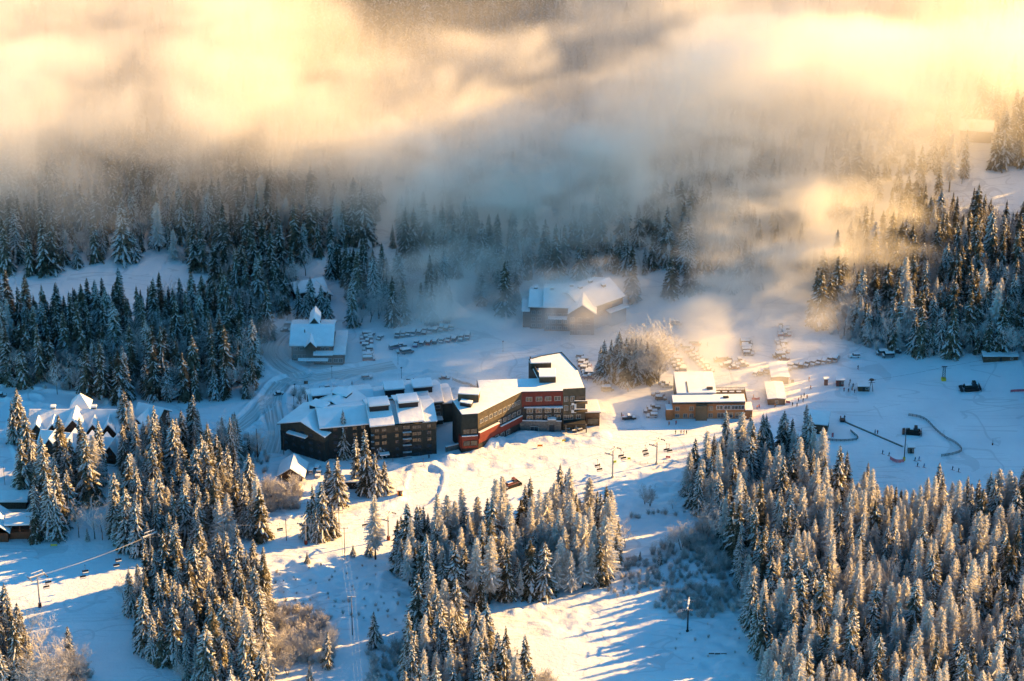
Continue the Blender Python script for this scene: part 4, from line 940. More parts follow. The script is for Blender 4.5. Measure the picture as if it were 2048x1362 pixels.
# ------------------------------------------------------------------ apartment block with grey-green walls
def apartments():
    t = thing('apartment_building', 'long grey-green apartment block with stepped snowy roofs and raised roof boxes', 'building', (0, 0, 0))
    A = pz(767, 921, 0); B = pz(876, 911, 0); d = (Vector((*B, 0)) - Vector((*A, 0))); u = d.normalized()
    A = Vector((*A, 0)) - u * 4.5
    mx = frame_from(A, A + u); L = d.length + 4.0
    t.location = (A.x, A.y, 0); t.rotation_euler = (0, 0, math.atan2(u.y, u.x))
    # east wing, front slope towards the camera; roof in stepped segments
    W, h, r = 21.0, 15.4, 3.4
    segs = [(0, 8.6, 0.0, 0.0), (8.9, 11.0, -1.1, 1.3), (11.3, 20.2, 0.45, 0.0), (20.5, L, -0.6, 0.9)]
    for a, b, dz, rec in segs:
        gable(t, a, b, rec, W - rec, h + dz, r, 'tansid', ov=0.45, walls=False, snow=0.55)
    boxpart(t, 'wall', 0, 0, -1.5, L, W, 11.9, 'dkgreen')
    boxpart(t, 'upper_wall', 0.02, 0.02, 11.9, L - 0.02, W - .02, 15.0, 'tansid')
    for x in (0, L - 0.3):
        g = MB(); g.face([(x, 0.2, 15.0), (x, W - .2, 15.0), (x, W / 2, h + r - .4)]); g.face([(x + .3, 0.2, 15.0), (x + .3, W / 2, h + r - .4), (x + .3, W - .2, 15.0)]); g.build('gable_end', M['tansid'], t)
    boxpart(t, 'band', -0.06, -0.08, 11.75, L + 0.06, -0.001, 11.95, 'dkgrey')
    zs = [1.6, 4.7, 7.8, 10.6, 13.5]
    for z in zs:
        for x, w in ((2.2, 1.6), (5.0, 1.8), (9.9, 1.2), (16.8, 1.6), (18.6, 1.4), (22.4, 1.6)): window(t, x, -0.02, z, 0, w, 1.5, 'dkgrey')
    for z in zs:   # recessed looking balconies beside the stair bay
        for x0, x1 in ((12.0, 15.4), (-0.2, 1.0)):
            b = boxpart(t, 'balcony', x0, -1.5, z - 1.55, x1, -0.001, z - 1.4, 'dkgrey')
            rl = MB()
            for q in range(8): rl.box(x0 + (x1 - x0) * q / 7 - .03, -1.5, z - 1.4, x0 + (x1 - x0) * q / 7 + .03, -1.44, z - .5)
            rl.box(x0, -1.52, z - .5, x1, -1.42, z - .42); rl.build('railing', M['dark'], b)
            s = boxpart(b, 'snow', x0, -1.45, z - 1.395, x1, -0.5, z - 1.28, 'roofsnow')
        window(t, 13.7, -0.02, z, 0, 2.6, 2.0, 'dark')
    boxpart(t, 'entrance_roof', 3.0, -2.2, 3.2, 6.6, -0.002, 3.4, 'dkgrey'); boxpart(t, 'snow_cover', 2.9, -2.3, 3.405, 6.7, -0.01, 3.9, 'roofsnow', .15)
    win_run(t, (L, 0), (L, W), zs[1:], (.2, .45, .7), frame='dkgrey')
    def rbox(x, y, z, w=8.0, dp=6.6, hh=1.3, rot=0.0, par=t, curve=False):
        m2 = Matrix.Translation((x, y, z)) @ Matrix.Rotation(rot, 4, 'Z')
        bo = boxpart(par, 'roof_box', -w / 2 + .3, -dp / 2 + .3, -2.0, w / 2 - .3, dp / 2 - .3, hh, 'dark', mx=m2)
        boxpart(bo, 'box_lid', -w / 2, -dp / 2, hh + .003, w / 2, dp / 2, hh + .2, 'wood', mx=m2)
        boxpart(bo, 'snow_cover', -w / 2 - .1, -dp / 2 - .1, hh + .205, w / 2 + .1, dp / 2 + .1, hh + .95, 'roofsnow', .25, mx=m2)
    rbox(4.2, W / 2 - 1, h + r + .3); rbox(15.6, W / 2 - 1, h + r + .6)
    # back wing behind it, lower
    inv = mx.inverted()
    def loc(px, py, z): p = pz(px, py, z); return inv @ Vector((*p, 0))
    yb = W + 2.2
    gable(t, -20, 4.5, yb, yb + 18, 10.4, 2.8, 'dkgreen', ov=0.5, snow=0.6)
    gable(t, 4.9, 17.2, yb + .8, yb + 17.2, 9.5, 2.6, 'dkgreen', ov=0.3, snow=0.6)
    gable(t, 17.6, 26.0, yb, yb + 18, 10.7, 2.8, 'dkgreen', ov=0.45, snow=0.6)
    gable(t, 26.4, 31.5, yb + .6, yb + 17.4, 10.0, 2.6, 'tansid', ov=0.45, snow=0.6); gable(t, 31.9, 35.5, yb + 1.6, yb + 16.4, 8.6, 2.3, 'tansid', ov=0.4, snow=0.6)
    for px, py in ((789, 780), (846, 777)):
        p = loc(px, py, 14.2); rbox(p.x, yb + 8.2, 13.3)
    p = loc(693, 793, 13.5); rbox(-15.5, yb + 8.2, 13.3, 7.6, 5.2)
    win_run(t, (31.5, yb), (31.5, yb + 17), (2, 5, 8), (.25, .5, .75)); win_run(t, (24, yb + .58), (31.5, yb + .58), (5, 8), (.4, .75))
    boxpart(t, 'porch_roof', 26.5, yb - 2.5, 3.4, 31, yb + .4, 3.6, 'dkgrey'); boxpart(t, 'snow_cover', 26.3, yb - 2.7, 3.605, 31.2, yb + .3, 4.1, 'roofsnow', .15)
    # link between the wings and the west block, mostly behind the spruces
    gable(t, -19, -0.3, 3.5, 21, 14.6, 3.0, 'dkgreen', ov=0.45, snow=0.6)
    win_run(t, (-19, 3.5), (-0.3, 3.5), zs, (.12, .3, .5, .7, .88), frame='dkgrey')
    # west block: gable end turned towards the lower right
    C = inv @ Vector((*pz(563, 902, 0), 0)); D = inv @ Vector((*pz(650, 928, 0), 0)); e = (D - C).normalized(); Lw = (D - C).length
    w = thing_part = bpy.data.objects.new('west_block', None); COL.objects.link(w); w.parent = t; w.location = (C.x, C.y, 0); w.rotation_euler = (0, 0, math.atan2(e.y, e.x))
    gable(w, 0, Lw, 0, 17, 12.3, 3.6, 'tansid', ov=0.9, axis='y', snow=0.6)
    gable(w, Lw * .22, Lw + 1.0, 17.4, 30, 13.2, 3.9, 'tansid', ov=0.8, axis='y', snow=0.6)
    boxpart(w, 'wall', -.08, -.08, -1.5, Lw + .08, 10, 9.4, 'dkgreen')
    for z in (1.6, 4.7, 7.8):
        for q in (.12, .3, .5, .7, .88): window(w, Lw * q, -.1, z, 0, 1.5, 1.5, 'dkgrey')
    for q in (.3, .5, .7): window(w, Lw * q, -.02, 11.0, 0, 1.5, 1.4, 'dkgrey')
    win_run(w, (Lw, 0), (Lw, 17), (1.6, 4.7, 7.8), (.2, .5, .8), out=.1, frame='dkgrey')
    boxpart(w, 'porch_roof', Lw * .22, -2.0, 9.9, Lw * .62, -.1, 10.1, 'dkgrey', mx=Matrix.Identity(4)); boxpart(w, 'snow_cover', Lw * .2, -2.3, 10.105, Lw * .64, -.12, 10.75, 'roofsnow', .2)
    for (x, y) in ((Lw * .5, 12.5), (Lw * .62, 25)):
        bo = boxpart(w, 'roof_box', x - 3.2, y - 2.2, 14, x + 3.2, y + 2.2, 17.3, 'dark'); boxpart(w, 'snow_cover', x - 3.5, y - 2.5, 17.31, x + 3.5, y + 2.5, 18.1, 'roofsnow', .25)
    chs = MB()
    return t
apartments()

# ------------------------------------------------------------------ hotel with red and olive walls
def hotel():
    z1 = 18.0
    V = [pz(904.8, 803, z1), pz(923, 830, z1), pz(955.4, 828, z1), pz(1043.2, 784.6, z1), pz(1126, 782.5, z1), pz(1171, 780, z1), pz(1156, 741, z1), pz(1123.4, 706, z1), pz(1082, 713, z1), pz(1057.5, 720, z1), pz(1076, 757, z1), pz(953.5, 761, z1), pz(957, 778, z1)]
    O = Vector((*V[3], 0)); t = thing('hotel_building', 'angular flat-roofed hotel with red, olive and charcoal walls', 'building', O)
    V = [(p[0] - O.x, p[1] - O.y) for p in V]
    core = MB(); core.prism(off(V, -0.35), -2.0, 17.6); core.build('wall_core', M['dkgrey'], t)
    slab(t, off(V, -.15), 17.62, 18.25, name='snow_cover', bevel=.2)
    pr = MB()
    for i in range(len(V)):
        a, b = V[i], V[(i + 1) % len(V)]; d = Vector((b[0] - a[0], b[1] - a[1], 0)); L = d.length; m_ = Matrix.Translation((a[0], a[1], 0)) @ Matrix.Rotation(math.atan2(d.y, d.x), 4, 'Z')
        pr.box(0, 0, 16.6, L, .32, 18.5 if i in (6, 7, 8, 9) else 18.12, 0, m_)
    pr.build('parapet', M['dark'], t)
    # main facade: red band, olive corner, charcoal below
    a, b, c = V[3], V[4], V[5]
    wall_run(t, a, b, 11.6, 17.9, 'red', out=.10, name='red_panel'); wall_run(t, b, c, -1, 19.0, 'olive', out=.16, name='olive_panel')
    boxpart(t, 'snow_ledge', a[0] + 1, a[1] - .7, 11.3, b[0], b[1] + .1, 11.55, 'roofsnow')
    win_run(t, a, b, (14.9,), (.18, .42, .64, .87), 2.2, 1.7, .13); win_run(t, a, b, (9.6, 6.6), (.2, .42, .64, .87), 2.2, 1.7, .02)
    win_run(t, b, c, (14.5, 10.6), (.14, .42), 1.3, 2.0, .2); win_run(t, b, c, (6.4,), (.15, .35, .7), 1.6, 1.7, .2)
    wp = wall_run(t, (b[0] * .62 + c[0] * .38, b[1] * .62 + c[1] * .38), (b[0] * .4 + c[0] * .6, b[1] * .4 + c[1] * .6), 8.2, 12.6, 'white', out=.22, name='white_panel')
    for z in (9.2, 12.9):
        bl = boxpart(t, 'balcony', c[0] - 4.4, c[1] - 2.0, z, c[0] + .8, c[1] - .1, z + .25, 'olive'); rl = MB()
        for q in range(10): rl.box(c[0] - 4.4 + 5.1 * q / 9, c[1] - 2, z + .25, c[0] - 4.32 + 5.1 * q / 9, c[1] - 1.95, z + 1.25)
        rl.box(c[0] - 4.4, c[1] - 2.03, z + 1.2, c[0] + .8, c[1] - 1.92, z + 1.3); rl.build('railing', M['dark'], bl)
        boxpart(bl, 'snow', c[0] - 4.4, c[1] - 2.05, z + 1.305, c[0] + .8, c[1] - 1.85, z + 1.5, 'roofsnow')
        window(t, c[0] - 1.9, c[1] - .35, z + 1.5, math.atan2(c[1] - b[1], c[0] - b[0]), 3.6, 2.2, 'dark')
    # diagonal wing
    e, f = V[2], V[3]
    wall_run(t, e, f, 11.5, 17.9, 'olive', out=.10, name='olive_panel'); wall_run(t, e, f, 5.0, 7.6, 'red', out=.5, th=.5, name='red_band')
    wall_run(t, (e[0], e[1]), (e[0] * .55 + f[0] * .45, e[1] * .55 + f[1] * .45), 7.7, 10.0, 'red', out=1.2, th=1.0, name='red_balcony')
    wall_run(t, (e[0], e[1]), (e[0] * .55 + f[0] * .45, e[1] * .55 + f[1] * .45), 10.0, 10.22, 'roofsnow', out=1.25, th=1.0, name='snow_ledge')
    wall_run(t, (e[0] * .5 + f[0] * .5, e[1] * .5 + f[1] * .5), f, 7.6, 7.85, 'roofsnow', out=.6, th=.6, name='snow_ledge')
    win_run(t, e, f, (14.2,), [.08 + .105 * k for k in range(9)], 1.5, 1.6, .13); win_run(t, e, f, (9.6,), [.5 + .11 * k for k in range(5)], 1.5, 1.6, .03); win_run(t, e, f, (12.4 - 9.0,), [.3 + .13 * k for k in range(4)], 1.6, 1.6, .03)
    # blunt west end
    g = V[1]; h_ = V[0]
    wall_run(t, g, e, 9.0, 17.9, 'dkgreen', out=.08, name='dark_panel'); wall_run(t, g, e, 3.4, 8.6, 'red', out=.5, th=.6, name='red_band'); wall_run(t, g, e, 8.6, 8.85, 'roofsnow', out=.55, th=.7, name='snow_ledge')
    wall_run(t, h_, g, -1, 17.9, 'dkgreen', out=.08, name='dark_panel'); wall_run(t, (h_[0] * .2 + g[0] * .8, h_[1] * .2 + g[1] * .8), g, 3.4, 8.6, 'red', out=.5, th=.6, name='red_band')
    win_run(t, g, e, (10.6,), (.3, .75), 2.4, 2.0, .12, 'dark'); win_run(t, g, e, (5.6,), (.3, .75), 2.4, 2.0, .55, 'dark')
    wall_run(t, V[9], V[10], -1, 17.9, 'olive', out=.06, name='olive_panel'); wall_run(t, V[11], V[12], -1, 17.9, 'dark', out=.06, name='dark_panel'); wall_run(t, V[12], V[0], -1, 17.9, 'tansid', out=.06, name='tan_panel')
    # roof structures
    def rb(p0, w, d, hh, rot, m_, nm='roof_house', snow=.45):
        q = pz(*p0, 18.2); mm = Matrix.Translation((q[0] - O.x, q[1] - O.y, 18.2)) @ Matrix.Rotation(rot, 4, 'Z')
        o = boxpart(t, nm, 0, 0, -.3, w, d, hh, m_, mx=mm); boxpart(o, 'snow_cover', -.15, -.15, hh + .005, w + .15, d + .15, hh + snow, 'roofsnow', .15, mx=mm)
        return o
    rb((916, 803), 8.0, 5.0, 3.3, R(-6), 'olive'); rb((920, 812), 4.4, 2.2, 1.6, R(-18), 'dark', 'air_unit')
    rb((1079, 766), 6.4, 6.6, 2.6, R(2), 'tansid'); rb((1062, 737), 8.0, 3.0, 2.2, R(4), 'tansid')
    wall_run(t, (V[9][0] + .4, V[9][1]), (V[10][0] + .4, V[10][1]), 18.0, 19.6, 'tansid', name='roof_screen')
    # stone podium and terrace block in front
    q0 = pz(1000, 866, 0); q1 = pz(1122, 867, 0); P = [(q0[0] - O.x, q0[1] - O.y), (q1[0] - O.x, q1[1] - O.y)]
    px0, py0 = P[0]; px1, py1 = P[1]
    pts = [(px0, py0 + .3), (px1, py1), (px1, py1 + 7.5), (px0 + 8, py0 + 7)]
    po = MB(); po.prism(pts, -2, 5.2); po.build('stone_podium', M['stone'], t); slab(t, off(pts, .25), 5.205, 5.4, 'dkgrey', 'podium_roof', .05)
    ed = wall_run(t, (px0 - .2, py0 + .2), (px1 + .2, py1 - .1), 5.41, 5.65, 'roofsnow', th=.5, name='snow_ledge')
    bo = boxpart(t, 'stair_house', px1 - 5.2, py1 - .35, -1, px1 - 2.0, py1 + 4.5, 6.2, 'stone'); boxpart(bo, 'snow_cover', px1 - 5.3, py1 - .45, 6.205, px1 - 1.9, py1 + 4.6, 6.6, 'roofsnow', .1)
    window(t, px1 - 3.6, py1 - .38, 2.2, 0, 1.8, 3.4, 'dkgrey'); window(t, px1 - 10.5, py1 - .1, 2.0, R(-2), 3.0, 2.2, 'trim'); window(t, px1 - 16.5, py1 + .1, 1.5, R(-2), 1.0, 2.0, 'dkgrey')
    # east annex with its own flat roof
    r0 = [pz(1171, 826, 6.5), pz(1201, 825, 6.5), pz(1194, 802, 6.5), pz(1167, 803, 6.5)]; r0 = [(p[0] - O.x, p[1] - O.y) for p in r0]
    an = MB(); an.prism(off(r0, -.5), -1, 6.3); an.build('annex_wall', M['brown'], t); slab(t, off(r0, .3), 6.32, 6.6, 'dark', 'annex_roof', .02); slab(t, off(r0, .35), 6.61, 7.2)
    win_run(t, (r0[0][0] + .3, r0[0][1] + .3), (r0[1][0] - .3, r0[1][1] + .3), (2.4,), (.3, .7), 2.0, 2.4, .1, 'dark')
    # dark undercroft behind the patio
    for k in range(3): x = b[0] + 1 + k * 4; boxpart(t, 'column', x, c[1] - 3.2, -1, x + .45, c[1] - 2.8, 4.4, 'stone')
    boxpart(t, 'canopy', b[0] + .3, c[1] - 3.6, 4.41, c[0], c[1] - .3, 4.8, 'dkgrey'); window(t, b[0] + 5.5, c[1] - .3, 2.2, math.atan2(c[1] - b[1], c[0] - b[0]), 7.5, 3.2, 'dark')
    return t
hotel()
sv = at(975, 872); s_ = thing('service_shed', 'small grey service shed with snow on top below the hotel', 'shed', sv, R(28))
boxpart(s_, 'wall', -3, -1.7, -1.5, 3, 1.7, 3.0, 'steel'); boxpart(s_, 'snow_cover', -3.1, -1.8, 3.01, 3.1, 1.8, 3.5, 'roofsnow', .15); boxpart(s_, 'door', 2.0, -1.76, -.2, 2.8, -1.705, 2.1, 'dkgrey')

def gable_house(name, label, px, py, L, W, h, rise, rz, m='wood', axis='x', ov=.8, wins=(), cat='house', snow=.75, extra=None, dz=0, msnow='roofsnow'):
    p = at(px, py, dz); t = thing(name, label, cat, p, R(rz))
    gable(t, -L / 2, L / 2, 0, W, h, rise, m, ov=ov, axis=axis, snow=snow, msnow=msnow)
    for (x, y, z, r_, w, hh) in wins: window(t, x, y, z, R(r_), w, hh)
    if extra: extra(t)
    return t
# ------------------------------------------------------------------ snowy lodge beside the loop road
def lodge_extra(t):
    L = 16.5
    gable(t, 6.0 - 8.3, 10.0 - 8.3, -1.2, 8, 7.2, 2.2, 'brown', axis='y', ov=.4, snow=.6)           # front cross gable
    gable(t, 7.2 - 8.3, 10.6 - 8.3, 12, 21.3, 11.2, 2.4, 'wood', axis='y', ov=.5, snow=.6)          # dormer at the back
    boxpart(t, 'annex_wall', 8.26, -2, -1, 13.4, 17, 4.2, 'brown'); boxpart(t, 'annex_wall', 1.0, -3.2, -1, 13.0, -.02, 4.0, 'brown')
    boxpart(t, 'annex_roof', 8.0, -2.2, 4.21, 13.9, 17.5, 4.45, 'dark'); boxpart(t, 'snow_cover', 8.9, -3.4, 4.46, 14.0, 17.6, 5.2, 'roofsnow', .25); boxpart(t, 'snow_cover', .8, -3.9, 4.46, 8.89, -.3, 5.1, 'roofsnow', .2)
    for x in (-6.5, -4.2, 4.5, 6.5): window(t, x, -.02, 5.6, 0, 1.2, 1.3)
    for x in (-7, -5, -3): window(t, x, -.02, 2.2, 0, 1.4, 1.6)
    for x in (2.5, 5, 7.5, 10, 12): window(t, x, -3.22, 2.0, 0, 1.6, 1.6)
    boxpart(t, 'entrance_canopy', -5.2, -5.5, 2.6, 6.8, -3.3, 2.8, 'dkgrey'); boxpart(t, 'snow_cover', -5.4, -5.7, 2.81, 7, -3.25, 3.3, 'roofsnow', .2)
    for k, (x, y) in enumerate(((-3, 6), (3, 14))): v = MB(); v.tube((x, y, 8.5), (x, y, 11.4), .18, n=6); v.build('vent_pipe', M['dark'], t)
gable_house('lodge_building', 'wide brown lodge with broad snowy roof and two little gables', 624, 722, 16.5, 21, 7.2, 3.4, 0, 'brown', wins=(), cat='building', extra=lodge_extra)
def kiosk(name, label, px, py, w, d, h, m, rz=0, snow=.35, cat='hut', lean=0.0):
    p = at(px, py); t = thing(name, label, cat, p, R(rz)); boxpart(t, 'wall', -w / 2, 0, -.6, w / 2, d, h, m)
    rf = MB(); o = .4
    rf.v = [(-w / 2 - o, -o, h + .01), (w / 2 + o, -o, h + .01), (w / 2 + o, d + o, h + .01 + lean), (-w / 2 - o, d + o, h + .01 + lean), (-w / 2 - o, -o, h + .15), (w / 2 + o, -o, h + .15), (w / 2 + o, d + o, h + .15 + lean), (-w / 2 - o, d + o, h + .15 + lean)]
    rf.f = [(0, 3, 2, 1), (4, 5, 6, 7), (0, 1, 5, 4), (1, 2, 6, 5), (2, 3, 7, 6), (3, 0, 4, 7)]; rf.m = [0] * 6; rf.build('roof', M['dark'], t)
    sn = MB(); sn.v = [(a, b, c + .15 + (snow if i > 3 else .005)) for i, (a, b, c) in enumerate([(v[0], v[1], v[2] - (0 if j < 4 else .14)) for j, v in enumerate(rf.v)])]
    sn.f = rf.f; sn.m = rf.m; sn.build('snow_cover', M['roofsnow'], t, bevel=.1, seg=2)
    if w > 1.4: boxpart(t, 'door', -.45, -.05, -.2, .45, -.003, min(h - .3, 2.0), 'dkgrey'); window(t, w * .32, -.02, h * .6, 0, min(.9, w * .22), .8)
    return t
# ------------------------------------------------------------------ misty grey condo with long roofs
def condo():
    a = at(1045, 661); t = thing('condo_building', 'large condo with long snowy roofs half hidden in golden mist', 'building', (a.x, a.y, a.z), R(-3)); L = 31.5
    gable(t, 3.0, 9.0, 2, 19, 10.2, 3.0, 'brown', ov=.6); gable(t, 9.1, L - 6, 0, 20, 11.2, 3.6, 'brown', ov=.6); gable(t, 0, 3.0, 3, 15, 7.4, 1.5, 'brown', ov=.5)
    gable(t, L - 11.5, L - 1.5, -3.4, 10, 10.8, 3.6, 'brown', axis='y', ov=.9)
    m2 = Matrix.Translation((L - 6, -1.6, 0)) @ Matrix.Rotation(R(40), 4, 'Z')
    w = bpy.data.objects.new('east_wing', None); COL.objects.link(w); w.parent = t; w.location = (L - 6, -2.2, 0); w.rotation_euler = (0, 0, R(40))
    gable(w, 0, 21, 0, 20, 11.4, 3.8, 'brown', ov=.7); boxpart(w, 'porch_roof', 12, -3.0, 7.2, 21.5, -.05, 7.4, 'dark'); boxpart(w, 'snow_cover', 11.8, -3.2, 7.405, 21.7, -.02, 8.0, 'roofsnow', .2)
    boxpart(w, 'wall', 13, -2.4, -1, 21, -.05, 7.19, 'brown')
    boxpart(t, 'porch_roof', 11, -2.4, 6.6, 18.5, -.03, 6.8, 'dark'); boxpart(t, 'snow_cover', 10.8, -2.6, 6.805, 18.7, -.02, 7.4, 'roofsnow', .2)
    for z in (1.6, 4.6, 7.6):
        for x in (10.5, 13, 15.5, 18): window(t, x, -.02, z, 0, 1.6, 1.5)
        for x in (21, 24, 27.5): window(t, x, -3.42, z, 0, 1.6, 1.5)
        for x in (4.5, 7): window(t, x, 1.98, z, 0, 1.4, 1.4)
        for x in (3, 6, 9): window(w, x, -.02, z, 0, 1.6, 1.5)
    for (p_, x, y, z) in ((t, 12, 9, 14.6), (t, 20, 12, 14.6), (t, 5, 12, 13), (w, 6, 10, 15), (w, 13, 12, 15), (w, 16, 7, 14.2)):
        c = boxpart(p_, 'chimney', x - .8, y - .8, z - 2, x + .8, y + .8, z + 1.6, 'stone'); boxpart(c, 'snow_cover', x - .95, y - .95, z + 1.605, x + .95, y + .95, z + 2.0, 'roofsnow', .12)
condo()
# ------------------------------------------------------------------ orange-brown day lodge
def day_lodge():
    a = at(1345, 838); t = thing('day_lodge', 'low orange-brown day lodge with flat snowy roofs behind the spruces', 'building', a, R(1.5)); L = 28.5
    boxpart(t, 'wall', 0, 0, -1.5, L, 6, 7.2, 'rust'); boxpart(t, 'fascia', -.06, -.06, 6.6, L + .06, 6.06, 7.3, 'dkgrey'); boxpart(t, 'snow_cover', -.1, -.1, 7.305, L + .1, 6, 7.75, 'roofsnow', .12)
    boxpart(t, 'upper_wall', 2, 6.1, -1.5, 17.5, 23.5, 7.9, 'dkgrey'); boxpart(t, 'snow_cover', 1.9, 6.05, 7.905, 17.6, 23.6, 8.45, 'roofsnow', .15)
    boxpart(t, 'roof_ridge', 6.2, 6.2, 8.2, 6.6, 15, 8.62, 'dkgrey'); boxpart(t, 'roof_unit', 14, 8.2, 8.3, 16.4, 9.6, 9.1, 'dark'); boxpart(t, 'roof_unit', 20, 2.4, 7.6, 22.2, 3.6, 8.2, 'dkgrey')
    boxpart(t, 'side_wall', -2.6, -.8, -1.5, -.07, 3.2, 4.6, 'rust'); boxpart(t, 'snow_cover', -2.7, -.9, 4.605, -.08, 3.3, 5.0, 'roofsnow', .1)
    boxpart(t, 'entrance_wall', 9, -1.6, -1.5, 13.5, -.07, 6.4, 'olive')
    boxpart(t, 'terrace', 17.7, 6.2, -1.5, 30, 17, 3.4, 'brown'); rl = MB()
    for k in range(22): rl.box(17.8 + .56 * k, 16.9, 3.4, 17.88 + .56 * k, 16.98, 4.5)
    rl.box(17.7, 16.88, 4.45, 30, 17, 4.55); rl.box(29.9, 6.3, 4.45, 30, 17, 4.55)
    for k in range(18): rl.box(29.9, 6.3 + .6 * k, 3.4, 29.98, 6.38 + .6 * k, 4.5)
    rl.build('railing', M['wood'], t)
    for z, xs in ((4.6, (1.8, 7.4, 15)), (1.4, (1.8, 5, 7.4, 15))):
        for x in xs: window(t, x, -.02, z, 0, 1.4, 1.6)
    for x in (18.5, 21.5, 24.5, 27): window(t, x, -.02, 4.9, 0, 2.4, 1.6, 'white')
    for x in (19, 22.5, 26): window(t, x, -.02, 1.4, 0, 2.4, 2.0)
    boxpart(t, 'porch', 28.6, -.2, -1, 31.5, 6.0, 3.6, 'rust'); boxpart(t, 'snow_cover', 28.6, -.3, 3.605, 31.6, 6.1, 3.95, 'roofsnow', .1)
    for i in range(12):
        x, y = 19 + (i % 4) * 2.8, 8 + (i // 4) * 3
        p = t.matrix_basis @ Vector((x, y, 3.42))
        TABLES.append((p.x, p.y, p.z, 'picnic table with benches on the day lodge terrace, %s row, %s along' % (ordw(i // 4 + 1), ordw(i % 4 + 1)), 'tables on the day lodge terrace'))
TABLES = []
bpy.context.view_layer.update()
day_lodge()
gable_house('white_roof_shed', 'long narrow shed with a white roof beside the day lodge', 1553, 810, 6.8, 13.5, 2.6, .35, 1, 'brown', ov=.3, wins=((0, -.02, 1.3, 0, .9, 1.2),), cat='shed', snow=.3, axis='y')
gable_house('white_roof_shed', 'farther shed with white roof and open brown porch', 1560, 768, 6.8, 12.5, 3.0, .35, 1, 'brown', ov=.3, wins=((5, -.02, 1.3, 0, .9, 1.2),), cat='shed', snow=.3, axis='y')
kiosk('shed_roofed_hut', 'wooden hut with one sloping snowy roof beyond the tall spruce', 1634, 868, 7.5, 8, 4.2, 'brown', -12, .5, lean=1.2)
kiosk('red_kiosk', 'tall narrow red kiosk on the beginner slope', 1652, 771, 1.4, 1.3, 2.8, 'red', 0, .15, 'kiosk')
kiosk('red_hut', 'small square red hut with snow-topped roof on the beginner slope', 1680, 773, 3.0, 2.6, 2.8, 'red', 0, .3)
kiosk('lift_hut', 'low brown hut at the bottom of the tow lift', 1727, 783, 4.2, 2.8, 2.2, 'brown', 0, .25)
kiosk('operator_hut', 'tiny grey hut beside the tall light mast', 1822, 907, 2.3, 2.3, 2.6, 'stone', 0, .35)
kiosk('long_shed', 'long low brown shed under the hillside trees', 2001, 723, 14.0, 4, 2.2, 'brown', 0, .35, 'shed')
kiosk('orange_booth', 'little orange booth at the bend of the ski run', 800, 993, 1.9, 1.9, 2.2, 'orange', 0, .25, 'booth')
# houses higher up
def wing(t): gable(t, 0, 7, -6, 3, 3.6, 2.4, 'wood', axis='y', ov=.7)
gable_house('snowy_house', 'house with angular snowy roof behind the three dark spruces', 622, 597, 13, 9, 4.2, 2.2, 22, 'wood', extra=wing)
gable_house('hillside_house', 'snow-roofed house among the trees of the upper slope', 1967, 448, 10, 7, 3.4, 2.0, -4, 'wood')
gable_house('misty_house', 'faint house in the mist high on the hillside', 1950, 285, 14, 9, 6, 2.6, -10, 'brown')
# ------------------------------------------------------------------ chalets on the lower side of the village
def chalet_front(t, L, xs, h, big=None, m='wood'):
    for i, x in enumerate(xs):
        w = 7.6 if i == big else 4.6; r = 5.0 if i == big else 3.7
        gable(t, x - w / 2 - .4, x + w / 2 + .4, -2.2 if i == big else -1.2, 7.5, h - .2 + (1.2 if i == big else 0), r, m, axis='y', ov=.75, snow=.8)
        window(t, x, -2.24 if i == big else -1.24, h + .4, 0, 1.3, 1.2, 'wood'); window(t, x, -2.24 if i == big else -1.24, h - 2.6, 0, 1.8, 1.4, 'wood')
        b = boxpart(t, 'balcony', x - w / 2, -3.2, h - 3.9, x + w / 2, -1.25, h - 3.7, 'wood'); boxpart(b, 'snow', x - w / 2, -3.25, h - 3.69, x + w / 2, -2.6, h - 3.3, 'roofsnow', .08)
def ch1(t):
    chalet_front(t, 34, (-13.8, -7.6, .6, 8.0, 14.0), 5.0, 2)
    s = MB(); x0, x1, y0, y1, z0, z1 = -2.8, 5.6, 10.5, 18.5, 8.5, 13.8; c = ((x0 + x1) / 2, (y0 + y1) / 2, z1)
    for p, q in (((x0, y0, z0), (x1, y0, z0)), ((x1, y0, z0), (x1, y1, z0)), ((x1, y1, z0), (x0, y1, z0)), ((x0, y1, z0), (x0, y0, z0))): s.face([p, q, c])
    s.build('pyramid_roof', M['roofsnow'], t)
    for x in (-8.5, 7.5):
        c = boxpart(t, 'chimney', x - .8, 7.6, 7, x + .8, 9, 11.0, 'stone'); boxpart(c, 'snow_cover', x - 1.1, 7.3, 11.01, x + 1.1, 9.3, 11.7, 'roofsnow', .25)
gable_house('timber_chalet', 'large dark timber chalet with five snowy front gables and a pyramid roof', 148, 884, 34, 15, 5.0, 4.4, 0, 'wood', extra=ch1, snow=.9)
def ch2(t): chalet_front(t, 30, (-11, -4, 3, 9, 13.5), 4.2)
gable_house('timber_chalet', 'lower row of dark chalets stepping down behind the lit spruces', 158, 917, 32, 9, 4.2, 3.2, -13, 'wood', extra=ch2, snow=.85)
def ch3(t): gable(t, -4, 3, -4.5, 5, 4.4, 3, 'wood', axis='y', ov=.8, snow=.8)
gable_house('timber_chalet', 'separate chalet with crossed snowy gables at the end of the row', 292, 862, 10, 10, 4.8, 3.4, -24, 'wood', extra=ch3, snow=.8)
gable_house('timber_chalet', 'low snowy chalet roof hidden among the spruces below the others', 262, 888, 9, 7, 3.2, 2.4, 10, 'wood', snow=.8)
kiosk('garden_shed', 'small white-roofed shed among the spruces', 392, 905, 5.5, 4.5, 2.6, 'dkgrey', 0, .6, 'shed')
